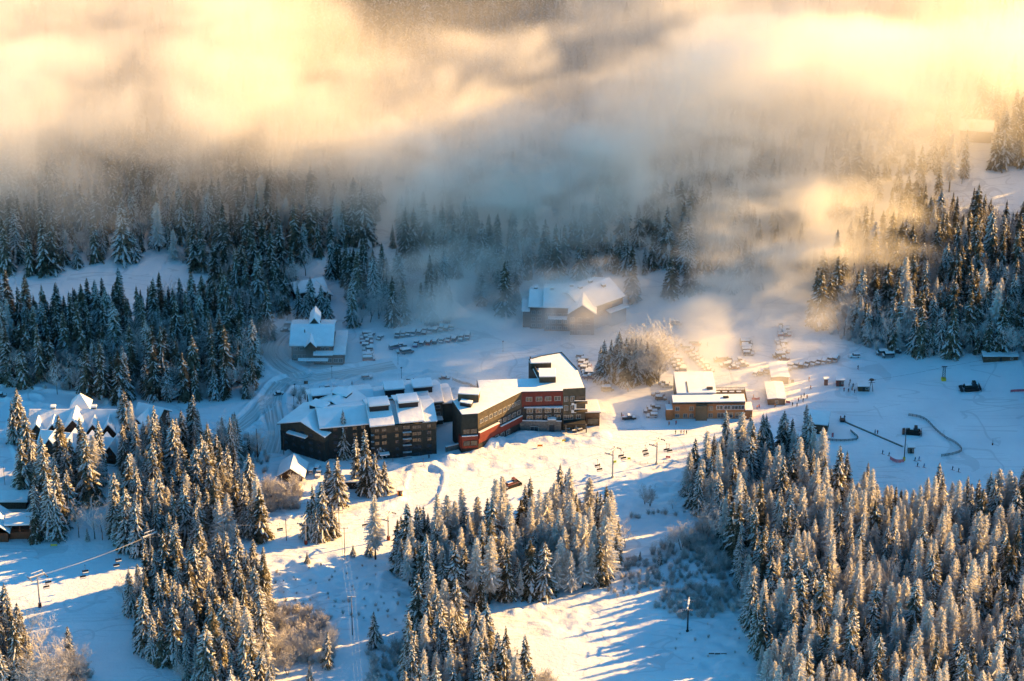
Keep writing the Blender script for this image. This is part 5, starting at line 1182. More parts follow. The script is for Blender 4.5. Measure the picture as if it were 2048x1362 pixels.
def cab(t):
    for z, x in ((2.0, 0), (2.0, 2.6)): window(t, x, -.02, z, 0, 1.3, 1.2, 'wood')
    lg = MB()
    for k in range(9): lg.tube((-4.6, -.04, .2 + k * .42), (4.6, -.04, .2 + k * .42), .16, n=5)
    o = lg.build('log_courses', M['logred'], t); o['kind'] = 'stuff'
gable_house('red_cabin', 'red-brown log cabin at the picture edge with thick snow on its gable', -8, 1084, 9, 11, 4.6, 3.4, 0, 'logred', axis='y', ov=1.0, extra=cab, cat='cabin')
def deck(t):
    for x in (-3.6, 0, 3.6): boxpart(t, 'post', x - .15, -.1, 3.0, x + .15, .2, 6.4, 'logred')
    rl = MB()
    for k in range(14): rl.box(-3.8 + .58 * k, -.05, 3.0, -3.72 + .58 * k, .03, 4.1)
    rl.box(-3.9, -.08, 4.1, 4.0, .06, 4.2); rl.build('railing', M['logred'], t)
    boxpart(t, 'snow_cover', -5.6, -1.6, 6.6, 4.9, 6.5, 7.5, 'roofsnow', .3); boxpart(t, 'roof', -5.4, -1.4, 6.4, 4.7, 6.4, 6.59, 'wood')
p_ = at(42, 1078); tt = thing('cabin_porch', 'covered log porch with railing joined to the red cabin', 'porch', p_, R(4)); boxpart(tt, 'base_wall', -4, 0, -1, 4, 6, 3.0, 'logred'); deck(tt)
gable_house('dark_cabin', 'dark cabin with very thick flat snow behind the red cabin', 18, 1018, 13, 9, 3.2, .9, 0, 'wood', snow=1.2, cat='cabin')
def cabx(t):
    window(t, 0, -.03, 1.6, 0, 1.8, 1.3, 'wood')
    c = boxpart(t, 'porch_step', -3, -1.6, -.6, 3, -.04, .3, 'wood')
gable_house('small_cabin', 'small dark cabin with steep snowy gable roof, sunlit on one side', 582, 961, 8.6, 9.5, 2.2, 3.1, -4, 'wood', axis='y', ov=1.0, snow=.45, extra=cabx, cat='cabin')
kiosk('flat_roof_cabin', 'cabin with flat snowy roof half hidden between the spruces', 702, 978, 7, 8, 2.8, 'wood', 0, .55, 'cabin')
# retaining wall in the hollow beside the hotel
rw = at(915, 898); t_ = thing('retaining_wall', 'grey retaining wall in the hollow below the hotel corner', 'wall', rw, R(25)); boxpart(t_, 'wall_face', -5, -.3, -3, 6, .3, 2.2, 'stone'); boxpart(t_, 'snow_cover', -5.1, -.45, 2.21, 6.1, .45, 2.5, 'roofsnow', .08)
# ------------------------------------------------------------------ cars
CARCOL = {'white': (.72, .72, .72), 'silver': (.38, .39, .40), 'grey': (.14, .145, .15), 'black': (.02, .02, .022), 'red': (.30, .02, .025), 'blue': (.03, .07, .18), 'tan': (.30, .24, .17)}
for k, c in CARCOL.items(): M['car_' + k] = mat('car_paint_' + k, c, 0.3, spec=0.6)
M['carglass'] = mat('car_glass', (.015, .017, .02), .1, spec=.8)
M['lampglass'] = mat('lamp_glass', (.6, .6, .58), .2); M['taillamp'] = mat('tail_lamp', (.35, .02, .02), .3)
def car_proto(kind):
    """meshes of one car kind: body (paint slot replaced by object), cabin glass, wheel, snow"""
    L, Wd, H, hood, tail = {'wagon': (4.7, 1.85, 1.7, .30, .03), 'sedan': (4.6, 1.8, 1.42, .30, .22), 'pickup': (5.6, 1.95, 1.85, .27, .42), 'van': (5.2, 2.0, 2.1, .18, .02)}[kind]
    body = MB(); hw = Wd / 2; zb = .35; zh = H * .58
    xs0 = -L / 2; x1 = L / 2; wf = x1 - L * hood; wr = xs0 + L * tail
    prof = [(xs0, zb), (x1, zb), (x1, zb + .32), (x1 - .12, zh - .08), (wf + .15, zh), (wf + .1, zh), (wr - .05, zh), (xs0 + .05, zh - .03)]
    n = len(prof); k = 0; body.v = [(x, -hw, z) for x, z in prof] + [(x, hw, z) for x, z in prof]
    body.f = [tuple(range(n)), tuple(range(2 * n - 1, n - 1, -1))] + [((i + 1) % n, i, n + i, n + (i + 1) % n) for i in range(n)]; body.m = [0] * len(body.f)
    if kind == 'pickup': cx0 = xs0 + L * .40
    else: cx0 = wr
    g = MB(); inn = .16; t0, t1 = (cx0 + .12 if kind != 'sedan' else cx0 + .5), wf - .55; g0, g1 = cx0, wf
    P = [(g0, -hw + .04, zh), (g1, -hw + .04, zh), (g1, hw - .04, zh), (g0, hw - .04, zh), (t0, -hw + inn, H - .05), (t1, -hw + inn, H - .05), (t1, hw - inn, H - .05), (t0, hw - inn, H - .05)]
    g.v = P; g.f = [(0, 1, 5, 4), (1, 2, 6, 5), (2, 3, 7, 6), (3, 0, 4, 7)]; g.m = [0] * 4
    body.box(t0 - .02, -hw + inn - .02, H - .05, t1 + .02, hw - inn + .02, H)
    for xx in (t0, (t0 + t1) / 2, t1):   # pillars
        for s in (-1, 1): body.box(xx - .05, s * (hw - inn + .0) - .03 + s * .05, zh, xx + .05, s * (hw - inn) + .03 + s * .05, H - .02)
    w = MB(); w.tube((0, -.11, 0), (0, .11, 0), .33, n=12, m=0); w.tube((0, -.12, 0), (0, .12, 0), .18, n=8, m=1)
    sn = MB(); sn.box(t0 - .1, -hw + inn - .08, H + .003, t1 + .15, hw - inn + .08, H + .24); sn.box(wf + .02, -hw + .08, zh + .003, x1 - .2, hw - .08, zh + .16)
    if kind in ('sedan',): sn.box(xs0 + .1, -hw + .12, zh + .003, wr - .1, hw - .12, zh + .1)
    if kind == 'pickup': body.box(xs0 + .05, -hw, zh, cx0 - .05, -hw + .08, zh + .25); body.box(xs0 + .05, hw - .08, zh, cx0 - .05, hw, zh + .25); sn.box(xs0 + .12, -hw + .1, zh + .003, cx0 - .1, hw - .1, zh + .2)
    lp = MB(); lp.box(x1 - .1, -hw + .12, zb + .33, x1 + .015, -hw + .45, zb + .5); tl = MB(); tl.box(xs0 - .015, -hw + .08, zb + .35, xs0 + .06, -hw + .3, zb + .55)
    return dict(L=L, hw=hw, body=body, glass=g.mesh('windows', M['carglass']), wheel=w.mesh('wheel', [M['rubber'], M['steel']]), snow=sn.mesh('snow_cap', M['roofsnow']), lamp=lp.mesh('headlight', M['lampglass']), tail=tl.mesh('tail_light', M['taillamp']), off=Wd - .57)
KINDS_ = {k: car_proto(k) for k in ('wagon', 'sedan', 'pickup', 'van')}
_cb = {}
def car(px, py, kind, colr, rz, label, group, snow=True):
    K = KINDS_[kind]; p = at(px, py); nm = {'pickup': 'parked_pickup', 'van': 'parked_van'}.get(kind, 'parked_car')
    t = thing(nm, label, 'pickup' if kind == 'pickup' else ('van' if kind == 'van' else 'car'), (p.x, p.y, p.z + .02), rz, group)
    if (kind, colr) not in _cb: _cb[(kind, colr)] = K['body'].mesh('body', M['car_' + colr])
    b = link('body', _cb[(kind, colr)], t); link('windows', K['glass'], t)
    for sx in (-.31, .31):
        for s in (-1, 1): link('wheel', K['wheel'], t, (K['L'] * sx, s * (K['hw'] - .1), .33))
    for s in (0, 1): link('headlight', K['lamp'], t, (0, s * K['off'], 0)); link('tail_light', K['tail'], t, (0, s * (Wd_ := K['off'] + .18), 0))
    if snow: link('snow_cap', K['snow'], t)
    return t
rc = random.Random(5)
COLS = ['white', 'silver', 'grey', 'black', 'red', 'blue', 'tan', 'silver', 'grey', 'white', 'grey', 'black']
def car_line(pts, rz, where, group, snow=True, kinds=('wagon', 'sedan', 'wagon', 'pickup', 'van'), first='from front'):
    for i, (px, py) in enumerate(pts):
        k = rc.choice(kinds); c = rc.choice(COLS)
        nm = {'pickup': 'pickup', 'van': 'van', 'sedan': 'saloon car', 'wagon': 'estate car'}[k]
        car(px, py, k, c, R(rz + rc.uniform(-4, 4) + (180 if rc.random() < .4 else 0)), '%s %s, %s %s %s' % (c, nm, ordw(i + 1), first, where), group, snow)
def ln(a, b, n): return [(a[0] + (b[0] - a[0]) * i / max(1, n - 1), a[1] + (b[1] - a[1]) * i / max(1, n - 1)) for i in range(n)]
car_line(ln((738, 722), (732, 673), 8), 2, 'in the column beside the lodge', 'cars parked beside the lodge')
car_line(ln((743, 673), (760, 677), 2), 70, 'in the pair behind the lodge column', 'cars parked beside the lodge', first='from left')
car_line(ln((795, 672), (904, 657), 11), 82, 'in the misty back row', 'cars in the misty back row', first='from left')
car_line(ln((832, 690), (935, 676), 9), 80, 'in the misty middle row', 'cars in the misty middle row', first='from left')
car_line([(790, 697), (800, 694), (803, 705), (815, 706)], 20, 'in the loose group on the bright lot', 'cars in the loose group', first='from left')
car_line(ln((648, 812), (653, 779), 6), 4, 'in the column behind the apartments', 'cars behind the apartments')
car_line(ln((1163, 716), (1178, 757), 8)[::-1], -8, 'in the column between hotel and spruces', 'cars between hotel and spruces')
car_line(ln((1362, 742), (1340, 697), 8), -6, 'in the first misty column by the day lodge', 'cars in the first misty column')
car_line(ln((1418, 743), (1372, 694), 10) + [(1390, 690), (1384, 702)], -6, 'in the slanting misty column by the day lodge', 'cars in the slanting misty column')
car_line(ln((1497, 710), (1492, 684), 6), 0, 'in the short misty column', 'cars in the short misty column')
car_line(ln((1569, 672), (1568, 652), 5), 0, 'in the farthest misty column', 'cars in the farthest misty column')
car_line(ln((1568, 706), (1562, 684), 5), 0, 'in the column behind the two dark cars', 'cars behind the two dark cars')
car_line([(1558, 714), (1568, 719)], 4, 'of the two at the column end', 'two cars at the column end', first='from left')
car_line([(1440, 722), (1452, 719), (1460, 729), (1450, 733), (1478, 724), (1484, 732), (1468, 737)], 6, 'in the scattered misty cluster', 'cars in the scattered cluster', first='from left')
car_line(ln((1512, 748), (1672, 720), 15), 68, 'in the long curved row behind the white sheds', 'cars in the long curved row', first='from left')
car_line([(1709, 714), (1764, 709), (1776, 714), (1790, 706)], 4, 'of those under the hillside trees', 'cars under the hillside trees', first='from left')
car_line([(1322, 799), (1316, 792), (1335, 774), (1328, 769)], -6, 'beside the day lodge corner', 'cars beside the day lodge corner', kinds=('wagon', 'pickup'))
car_line([(1304, 834), (1301, 825), (1307, 817)], -4, 'in the dark group before the day lodge', 'dark cars before the day lodge', kinds=('pickup', 'wagon'))
car_line([(783, 777), (795, 779), (806, 777)], 15, 'behind the apartment roofs', 'cars behind the apartment roofs', first='from left', kinds=('wagon',))
for px, py, k, c, rz, lab in [(734, 756, 'wagon', 'silver', 8, 'silver car driving along the snowy road behind the apartments'), (558, 786, 'sedan', 'grey', 20, 'lone grey car on the bend of the loop road'), (824, 766, 'wagon', 'grey', -4, 'grey car alone beside the long snow bank'),
                              (889, 758, 'sedan', 'black', -8, 'black car at the end of the long snow bank'), (572, 661, 'sedan', 'black', 2, 'black car on the drive behind the lodge'), (580, 652, 'van', 'silver', 4, 'silver van on the drive just behind the black car'),
                              (1258, 838, 'pickup', 'black', 3, 'dark pickup standing alone between hotel and day lodge'), (1352, 649, 'van', 'tan', 0, 'pale van alone in the mist beyond the car park'), (1215, 781, 'van', 'tan', 5, 'pale van beside the spruce clump in light mist'),
                              (623, 944, 'wagon', 'white', 85, 'white car parked beside the small cabin'), (637, 950, 'pickup', 'silver', 84, 'silver pickup in front beside the small cabin'), (635, 938, 'wagon', 'white', 84, 'white car behind the pickup beside the small cabin'), (0, 792, 'pickup', 'grey', 10, 'grey pickup at the left road edge')]:
    car(px, py, k, c, R(rz), lab, None)
# ------------------------------------------------------------------ people: one skinned body per pose, shared
def person_mesh(pose, jac, trou):
    J = {'hip': (0, 0, .95), 'chest': (0, 0, 1.35), 'neck': (0, 0, 1.52), 'head': (0, 0, 1.66), 'top': (0, 0, 1.76)}
    E = [('hip', 'chest'), ('chest', 'neck'), ('neck', 'head'), ('head', 'top')]; rad = {'hip': .17, 'chest': .20, 'neck': .08, 'head': .13, 'top': .09}
    st = {'stand': 0.06, 'walk': .28, 'ski': .14}[pose]; ben = .22 if pose == 'ski' else .03
    for s, nm in ((-1, 'l'), (1, 'r')):
        J['th' + nm] = (s * .11, ben * .3 + s * st * .5, .55 if pose != 'ski' else .52); J['ft' + nm] = (s * .13, s * st, .08); J['toe' + nm] = (s * .13, s * st - .18, .05)
        J['sh' + nm] = (s * .22, 0, 1.42); J['el' + nm] = (s * .30, -.08 - (.12 if pose == 'ski' else s * st * .3), 1.14); J['ha' + nm] = (s * .30, -.28 if pose == 'ski' else -.12 - s * st * .4, .95)
        E += [('hip', 'th' + nm), ('th' + nm, 'ft' + nm), ('ft' + nm, 'toe' + nm), ('chest', 'sh' + nm), ('sh' + nm, 'el' + nm), ('el' + nm, 'ha' + nm)]
        rad.update({'th' + nm: .11, 'ft' + nm: .07, 'toe' + nm: .06, 'sh' + nm: .09, 'el' + nm: .065, 'ha' + nm: .055})
    names = list(J); me = bpy.data.meshes.new('person'); me.from_pydata([J[n] for n in names], [(names.index(a), names.index(b)) for a, b in E], [])
    o = bpy.data.objects.new('person_source', me); COL.objects.link(o); sk = o.modifiers.new('skin', 'SKIN')
    for i, n in enumerate(names): sv_ = me.skin_vertices[0].data[i]; sv_.radius = (rad[n], rad[n]); sv_.use_root = (n == 'hip')
    ss = o.modifiers.new('sub', 'SUBSURF'); ss.levels = 1; ss.render_levels = 1
    bpy.context.view_layer.update(); out = bpy.data.meshes.new_from_object(o.evaluated_get(bpy.context.evaluated_depsgraph_get()))
    bpy.data.objects.remove(o); out.name = 'person'
    out.materials.clear(); 
    for m_ in (jac, trou, M['skin']): out.materials.append(m_)
    for p in out.polygons: z = p.center.z; p.material_index = 1 if z < .95 else (2 if 1.56 < z < 1.72 and p.center.y < -.05 else 0); p.use_smooth = True
    return out
M['skin'] = mat('skin', (.45, .28, .2), .6)
JK = {'red': (.45, .03, .03), 'black': (.02, .02, .025), 'blue': (.03, .09, .3), 'orange': (.6, .18, .03), 'navy': (.02, .03, .08), 'green': (.05, .16, .06)}
for k, c in JK.items(): M['jk_' + k] = mat('jacket_' + k, c, .8)
skm = MB(); skm.box(-.17, -.95, 0, -.08, .75, .03); skm.box(.08, -.95, 0, .17, .75, .03); skm = skm.mesh('skis', M['jk_red'])
hat = MB(); hat.tube((0, 0, 1.66), (0, 0, 1.79), .145, .11, 8); hat.tube((0, 0, 1.79), (0, 0, 1.83), .11, .03, 8); hat = hat.mesh('helmet', M['jk_black'])
_pp = {}
def person(px, py, pose, c, rz, label, skis=False, group=None, dz=0.0):
    if (pose, c) not in _pp: _pp[(pose, c)] = person_mesh(pose, M['jk_' + c], M['jk_black'])
    p = at(px, py); o = link('person', _pp[(pose, c)], None, (p.x, p.y, p.z + dz - .02), R(rz)); tag(o, label, 'person', group)
    link('helmet', hat, o)
    if skis: link('skis', skm, o, (0, 0, .02))
PEOPLE = [(1585, 812, 'stand', 'black', 'in the queue, nearest the narrow shed'), (1594, 813, 'walk', 'navy', 'taller in the queue beside the first'), (1597, 803, 'walk', 'red', 'in the queue, just above the tall one'), (1602, 797, 'stand', 'black', 'in the queue, above the one in red'), (1606, 804, 'walk', 'navy', 'in the queue, at its bend'), (1608, 793, 'stand', 'black', 'in the queue, second from its far end'), (1614, 797, 'stand', 'red', 'at the far end of the queue'),
          (1621, 778, 'ski', 'orange', 'alone below the red kiosk'), (1618, 761, 'ski', 'orange', 'alone in the mist left of the red kiosk'), (1700, 766, 'stand', 'navy', 'beside the red hut'), (1706, 774, 'stand', 'black', 'behind the low brown hut'), (1704, 781, 'walk', 'orange', 'before the low brown hut'), (1697, 784, 'stand', 'black', 'in the group before the low hut, first from the left'), (1709, 786, 'walk', 'navy', 'in the group before the low hut, nearest the camera'), (1688, 783, 'stand', 'red', 'between the red hut and the low hut'), (1698, 773, 'stand', 'black', 'just below the one beside the red hut'),
          (1716, 738, 'ski', 'black', 'alone high on the ski slope'), (1681, 839, 'ski', 'black', 'first of two at the carpet top'), (1689, 838, 'ski', 'navy', 'second of two at the carpet top'), (1750, 867, 'stand', 'black', 'first of the pair riding the carpet'), (1755, 868, 'stand', 'red', 'second of the pair riding the carpet'),
          (1550, 814, 'walk', 'orange', 'below the narrow white-roofed shed'), (1518, 816, 'stand', 'red', 'beside the day lodge porch'), (1514, 818, 'stand', 'orange', 'left of the one beside the porch'), (1338, 850, 'walk', 'orange', 'before the day lodge side wall'), (1352, 849, 'walk', 'red', 'before the day lodge front wall'), (1351, 868, 'walk', 'green', 'on the piste below the day lodge'), (1362, 868, 'stand', 'navy', 'in the dark pair near the lift top, left one'), (1368, 868, 'stand', 'black', 'in the dark pair near the lift top, right one'), (1373, 868, 'stand', 'navy', 'beside the dark pair, nearest the trees'),
          (1246, 837, 'stand', 'red', 'in red left of the dark pickup'), (1243, 833, 'stand', 'black', 'in dark left of the dark pickup'), (1175, 762, 'stand', 'navy', 'by the foot of the spruce clump'), (1507, 797, 'stand', 'orange', 'above the red fence by the lodge'), (1338, 809, 'stand', 'red', 'at the corner of the day lodge wall'), (1256, 783, 'walk', 'orange', 'on the snow before the bare trees'), (704, 768, 'walk', 'red', 'crossing the road behind the apartments'), (942, 776, 'stand', 'black', 'by the fence behind the hotel'), (858, 919, 'walk', 'black', 'on the snow below the apartments'), (1415, 691, 'ski', 'navy', 'alone in the misty field')]
for px, py, pose, c, w in PEOPLE:
    person(px, py, pose, c, rc.uniform(-180, 180), 'person in %s jacket %s' % ({'jk': ''}.get(c, c), w), skis=(pose == 'ski'), group='skiers and walkers on the snow')
for i, (px, py) in enumerate([(1830, 922), (1838, 921), (1765, 908), (1778, 912), (1835, 933), (1848, 935), (1905, 940), (1917, 944)]):
    c = ('black', 'blue', 'navy', 'black')[i % 4]
    person(px, py, 'ski', c, 60, 'skier in %s, %s of the eight strung below the light mast' % (c, ordw(i + 1)), True, 'skiers below the light mast')
# ------------------------------------------------------------------ chair lift
def tower_mesh(h):
    a = MB(); a.tube((0, 0, -1), (0, 0, h - .4), .34, .22, 10); a.tube((0, 0, -1), (0, 0, .5), .55, .55, 8)
    for k in range(int(h / .8) - 2): a.box(.28, -.2, 1 + k * .8, .34, .2, 1.05 + k * .8)
    b = MB(); b.box(-2.9, -.2, -.15, 2.9, .2, .2)
    for s in (-1, 1):
        b.box(s * 2.9 - .1, -1.9, -.35, s * 2.9 + .1, 1.9, -.1); b.box(s * .8 - .06, -.06, .2, s * .8 + .06, .06, 1.5)
    b.box(-2.2, -.08, 1.45, 2.2, .08, 1.6)
    w = MB()
    for s in (-1, 1):
        for k in range(6): y = -1.7 + k * .68; w.tube((s * 2.9 - .14, y, -.42), (s * 2.9 + .14, y, -.42), .2, n=8)
    sn = MB(); sn.box(-2.9, -.2, .205, 2.9, .2, .34); sn.box(-2.2, -.1, 1.605, 2.2, .1, 1.72)
    return a.mesh('mast', M['steel']), b.mesh('crossarm', M['steel']), w.mesh('sheave_wheels', M['rubber']), sn.mesh('snow_cap', M['roofsnow'])
TM = {}
def tower(px, py, h, rz, label, pad=None, dark=False):
    p = at(px, py)
    if h not in TM: TM[h] = tower_mesh(h)
    t = thing('lift_tower', label, 'lift tower', p, R(rz), 'chair lift towers'); a, b, w, s = TM[h]
    m = link('mast', a if not dark else a.copy(), t)
    if dark: m.data.materials.clear(); m.data.materials.append(M['dark'])
    link('crossarm', b, t, (0, 0, h)); o = link('sheave_wheels', w, t, (0, 0, h)); o['kind'] = 'stuff'; link('snow_cap', s, t, (0, 0, h))
    if pad: q = MB(); q.tube((0, 0, -.5), (0, 0, 1.6), .62, n=10); q.build('safety_pad', M[pad], t)
    return p, h, R(rz)
LINE1 = [tower(80, 1214, 13, 35, 'pale lift tower on the bright slope at the lower left', 'red'), tower(303, 1122, 11, 40, 'lift tower poking out of the grove above the blue slope'), tower(448, 1092, 11, 50, 'lift tower among the lit spruces'), tower(612, 1088, 10.5, 70, 'lift tower with red padding beside the spruce clump', 'red'), tower(777, 1080, 10.5, 65, 'lift tower with red padding next to the middle grove', 'red'), tower(1225, 956, 12, 58, 'tall grey lift tower on the open bright run'), tower(1313, 928, 10, 58, 'lift tower at the shadow edge near the top station'), tower(1460, 905, 9, 58, 'lift tower hidden behind the forest tops')]
tower(1375, 1262, 11, 80, 'dark lone lift tower on the blue snow near the thicket', dark=True)
def cable(name, pts, r, m, label, cat='cable', sag=1.2, group=None):
    mb = MB()
    for a, b in zip(pts[:-1], pts[1:]):
        a = Vector(a); b = Vector(b); n = 8; s = sag * min(1, (b - a).length / 40)
        q = [a.lerp(b, i / n) - Vector((0, 0, 4 * s * (i / n) * (1 - i / n))) for i in range(n + 1)]
        for u, v in zip(q[:-1], q[1:]): mb.tube(u, v, r, n=4, cap=False)
    o = mb.build(name, M[m]); tag(o, label, cat, group); return o
def arm(tw, s, dz=-.15):
    p, h, rz = tw; return (p.x + math.cos(rz) * 2.9 * s, p.y + math.sin(rz) * 2.9 * s, p.z + h + dz)
M['cablem'] = mat('steel_cable', (.16, .16, .17), .5); M['frostwire'] = mat('frosted_wire', (.55, .53, .5), .7)
e0 = at(-120, 1310)
cable('lift_cable', [(e0.x - 2, e0.y, 14)] + [arm(t, -1) for t in LINE1], .036, 'frostwire', 'uphill lift cable strung over the towers', sag=1.0, group='lift cables')
cable('lift_cable', [(e0.x + 2, e0.y - 2, 14)] + [arm(t, 1) for t in LINE1], .036, 'frostwire', 'downhill lift cable, nearer the camera', sag=1.0, group='lift cables')
ch_f = MB()
for s in (-1.05, 1.05): ch_f.tube((s, 0, 0), (s, -.1, 1.0), .045, n=5); ch_f.tube((s, 0, 0), (s, -.5, .02), .045, n=5)
ch_f.tube((-1.05, -.1, 1.0), (1.05, -.1, 1.0), .05, n=5); ch_f.tube((0, -.1, 1.0), (0, .1, 1.9), .05, n=5); ch_f.tube((0, .1, 1.9), (0, 0, 3.0), .05, n=5); ch_f.box(-.12, -.15, 2.95, .12, .15, 3.15)
ch_s = MB(); ch_s.box(-1.1, -.55, -.03, 1.1, .02, .09); ch_b = MB(); ch_b.box(-1.1, .0, .28, 1.1, .09, .85)
ch_n = MB(); ch_n.box(-1.05, -.53, .092, 1.05, 0, .17)
CH = (ch_f.mesh('hanger_frame', M['dark']), ch_s.mesh('seat', M['dark']), ch_b.mesh('backrest', M['dark']), ch_n.mesh('snow', M['roofsnow']))
for px, py, z, lab in [(171, 1146, 8.5, 'empty chair, higher one of the pair over the bright slope'), (166, 1157, 7.5, 'empty chair, lower one of the pair over the bright slope'), (97, 1168, 8.5, 'chair close beside the lower left tower'), (93, 1177, 7.5, 'chair just below the one beside the lower left tower'), (237, 1123, 8, 'chair in front of the grove tip'), (233, 1134, 8, 'chair below the one at the grove tip'),
                       (560, 1062, 6, 'chair hanging over the road near the dark pole'), (730, 1054, 6, 'chair next to the lone larch'), (1195, 931, 7, 'chair on the open run left of the tall tower, upper'), (1199, 942, 6.5, 'chair on the open run left of the tall tower, lower'), (1242, 913, 8, 'chair right beside the tall tower'), (1247, 919, 7.5, 'chair below the one beside the tall tower'), (1290, 905, 7, 'chair between the two run towers, upper'), (1292, 912, 6.5, 'chair between the two run towers, lower'), (1333, 901, 7, 'chair with riders past the upper run tower'), (1339, 904, 6.5, 'chair below the riders past the upper run tower')]:
    x, y = pz(px, py, gz(*pz(px, py, z)) + z); zz = gz(x, y) + z
    t = thing('lift_chair', lab, 'lift chair', (x, y, zz), R(20), 'chairs of the chair lift')
    for m_ in CH: link(m_.name.split('.')[0], m_, t)
# ------------------------------------------------------------------ poles, wires, lamps
def pole(px, py, h, label, arms=0, m='pole', cat='pole', name='utility_pole', rz=0, r=.16, group=None):
    p = at(px, py); t = thing(name, label, cat, p, R(rz), group); a = MB(); a.tube((0, 0, -.8), (0, 0, h), r, r * .75, 7); a.build('shaft', M[m], t)
    for k in range(arms):
        z = h - .4 - k * 1.1; b = MB(); b.box(-1.5, -.08, z, 1.5, .08, z + .16); cb = b.build('crossarm', M[m], t)
        i_ = MB()
        for x in (-1.3, 0, 1.3): i_.tube((x, 0, z + .16), (x, 0, z + .42), .06, n=5)
        i_.build('insulators', M['dark'], cb)['kind'] = 'stuff'
    if arms: s = MB(); s.box(-1.5, -.09, h - .235, 1.5, .09, h - .13); s.build('snow_cap', M['roofsnow'], t)
    return p, h
pole(573, 1081, 9.2, 'plain dark pole in front of the plowed road'); pole(690, 1118, 13.5, 'tall brown pole with crossarm on the bright slope', 1); P1 = pole(705, 1270, 16, 'slim power pole with crossarm on the blue slope', 1)
P0 = pole(679, 1073, 11.5, 'power pole with two crossarms behind the tall brown one', 2); pole(674, 1076, 9, 'bare pole right beside the double-armed power pole'); pole(685, 1112, 9, 'thin pale post beside the tall brown pole', r=.08, m='steel')
pole(65, 1090, 12.5, 'brown power pole in front of the porch', 1); pole(516, 921, 14, 'dark pole on the bank beside the apartments'); pole(568, 912, 10, 'brown pole at the apartment corner'); pole(10, 970, 8, 'thin pole at the far left edge', r=.1); pole(786, 928, 3, 'short post on the snow before the apartments', r=.1); pole(847, 935, 3.2, 'thin stake on the ski run', r=.06)
for i in range(3):
    x = P1[0].x - 1.3 + 1.3 * i; far = (P0[0].x - 1.3 + 1.3 * i, P0[0].y, P0[0].z + 11.2); q = (P1[0].x - 1.3 + 1.3 * i, P1[0].y, P1[0].z + 15.9); nr = at(718 + i * 7, 1500); 
    cable('power_wire', [far, q, (nr.x, nr.y, nr.z + 15)], .03, 'frostwire', '%s power wire running down the blue clearing' % ('left', 'middle', 'right')[i], 'wire', 2.0, 'power wires')
for px, py, h, lab in [(664, 758, 5.5, 'lamp post by the road behind the apartments'), (590, 790, 5, 'lamp post inside the road loop'), (588, 812, 5, 'lamp post low in the road loop'), (796, 728, 5.5, 'lamp post on the verge of the upper road'), (803, 757, 5, 'lamp post beside the parking lane'), (1006, 704, 5, 'lamp post on the snowfield behind the hotel')]:
    p, h = pole(px, py, h, lab, 0, 'dark', 'street lamp', 'street_lamp', r=.09); t = bpy.context.scene.objects[-1] if False else None
    hd = MB(); hd.box(-.35, -.25, h - .15, .35, .25, h + .1)
    par = [o for o in bpy.data.objects if o.get('label') == lab][0]; hd.build('lamp_head', M['dark'], par)
p, h = pole(1808, 921, 14.0, 'tall dark light mast with two floodlights on the learner slope', 0, 'dark', 'light mast', 'light_mast', r=.2); par = [o for o in bpy.data.objects if o.name == 'light_mast'][0]
for s in (-1, 1): f = MB(); f.box(s * .9 - .5, -.3, 13.7, s * .9 + .5, .3, 14.3); f.build('floodlight', M['dark'], par)
q = MB(); q.tube((0, 0, -.3), (0, 0, 1.4), .5, n=8); q.build('safety_pad', M['yellow'], par)
# small lattice tower of the drag lift
p = at(1887, 760); t = thing('tow_tower', 'small lattice tow-lift tower on a yellow base', 'lift tower', p)
l_ = MB()
for sx in (-.5, .5):
    for sy in (-.5, .5): l_.tube((sx * 1.3, sy * 1.3, 0), (sx * .8, sy * .8, 6), .06, n=4)
for k in range(5):
    z = .6 + k * 1.1
    for s in (-1, 1): l_.tube((-.6, s * .55, z), (.6, s * .55, z + 1.0), .04, n=4); l_.tube((.6, s * .55, z), (-.6, s * .55, z + 1.0), .04, n=4)
l_.build('lattice', M['dark'], t); a = MB(); a.box(-1.1, -.2, 6, 1.1, .2, 6.25); a.build('crossarm', M['dark'], t); a = MB(); a.box(-.9, -.9, -.4, .9, .9, .9); a.build('base_pad', M['yellow'], t)
a0 = at(1745, 778); a1 = (p.x, p.y, p.z + 6); a2 = at(2090, 712)
pp = at(1738, 783); t = thing('tow_terminal', 'dark spindly bottom terminal of the tow lift', 'lift terminal', pp); a = MB()
a.tube((0, 0, -.3), (.6, 0, 5), .12, n=5); a.tube((1.6, 0, -.3), (.8, 0, 5), .12, n=5); a.tube((-.6, 0, 5), (2.4, 0, 5.3), .1, n=5); a.tube((-.4, 0, 4), (2.2, 0, 4.2), .1, n=5); a.build('frame', M['dark'], t); a = MB(); a.tube((.8, 0, 5.3), (.8, 0, 5.5), 1.0, n=12); a.build('bull_wheel', M['dark'], t)
cable('tow_cable', [(pp.x + .8, pp.y, pp.z + 5.3), a1, (a2.x, a2.y, a2.z + 5)], .035, 'cablem', 'thin cable of the tow lift up the shaded slope', sag=.6)
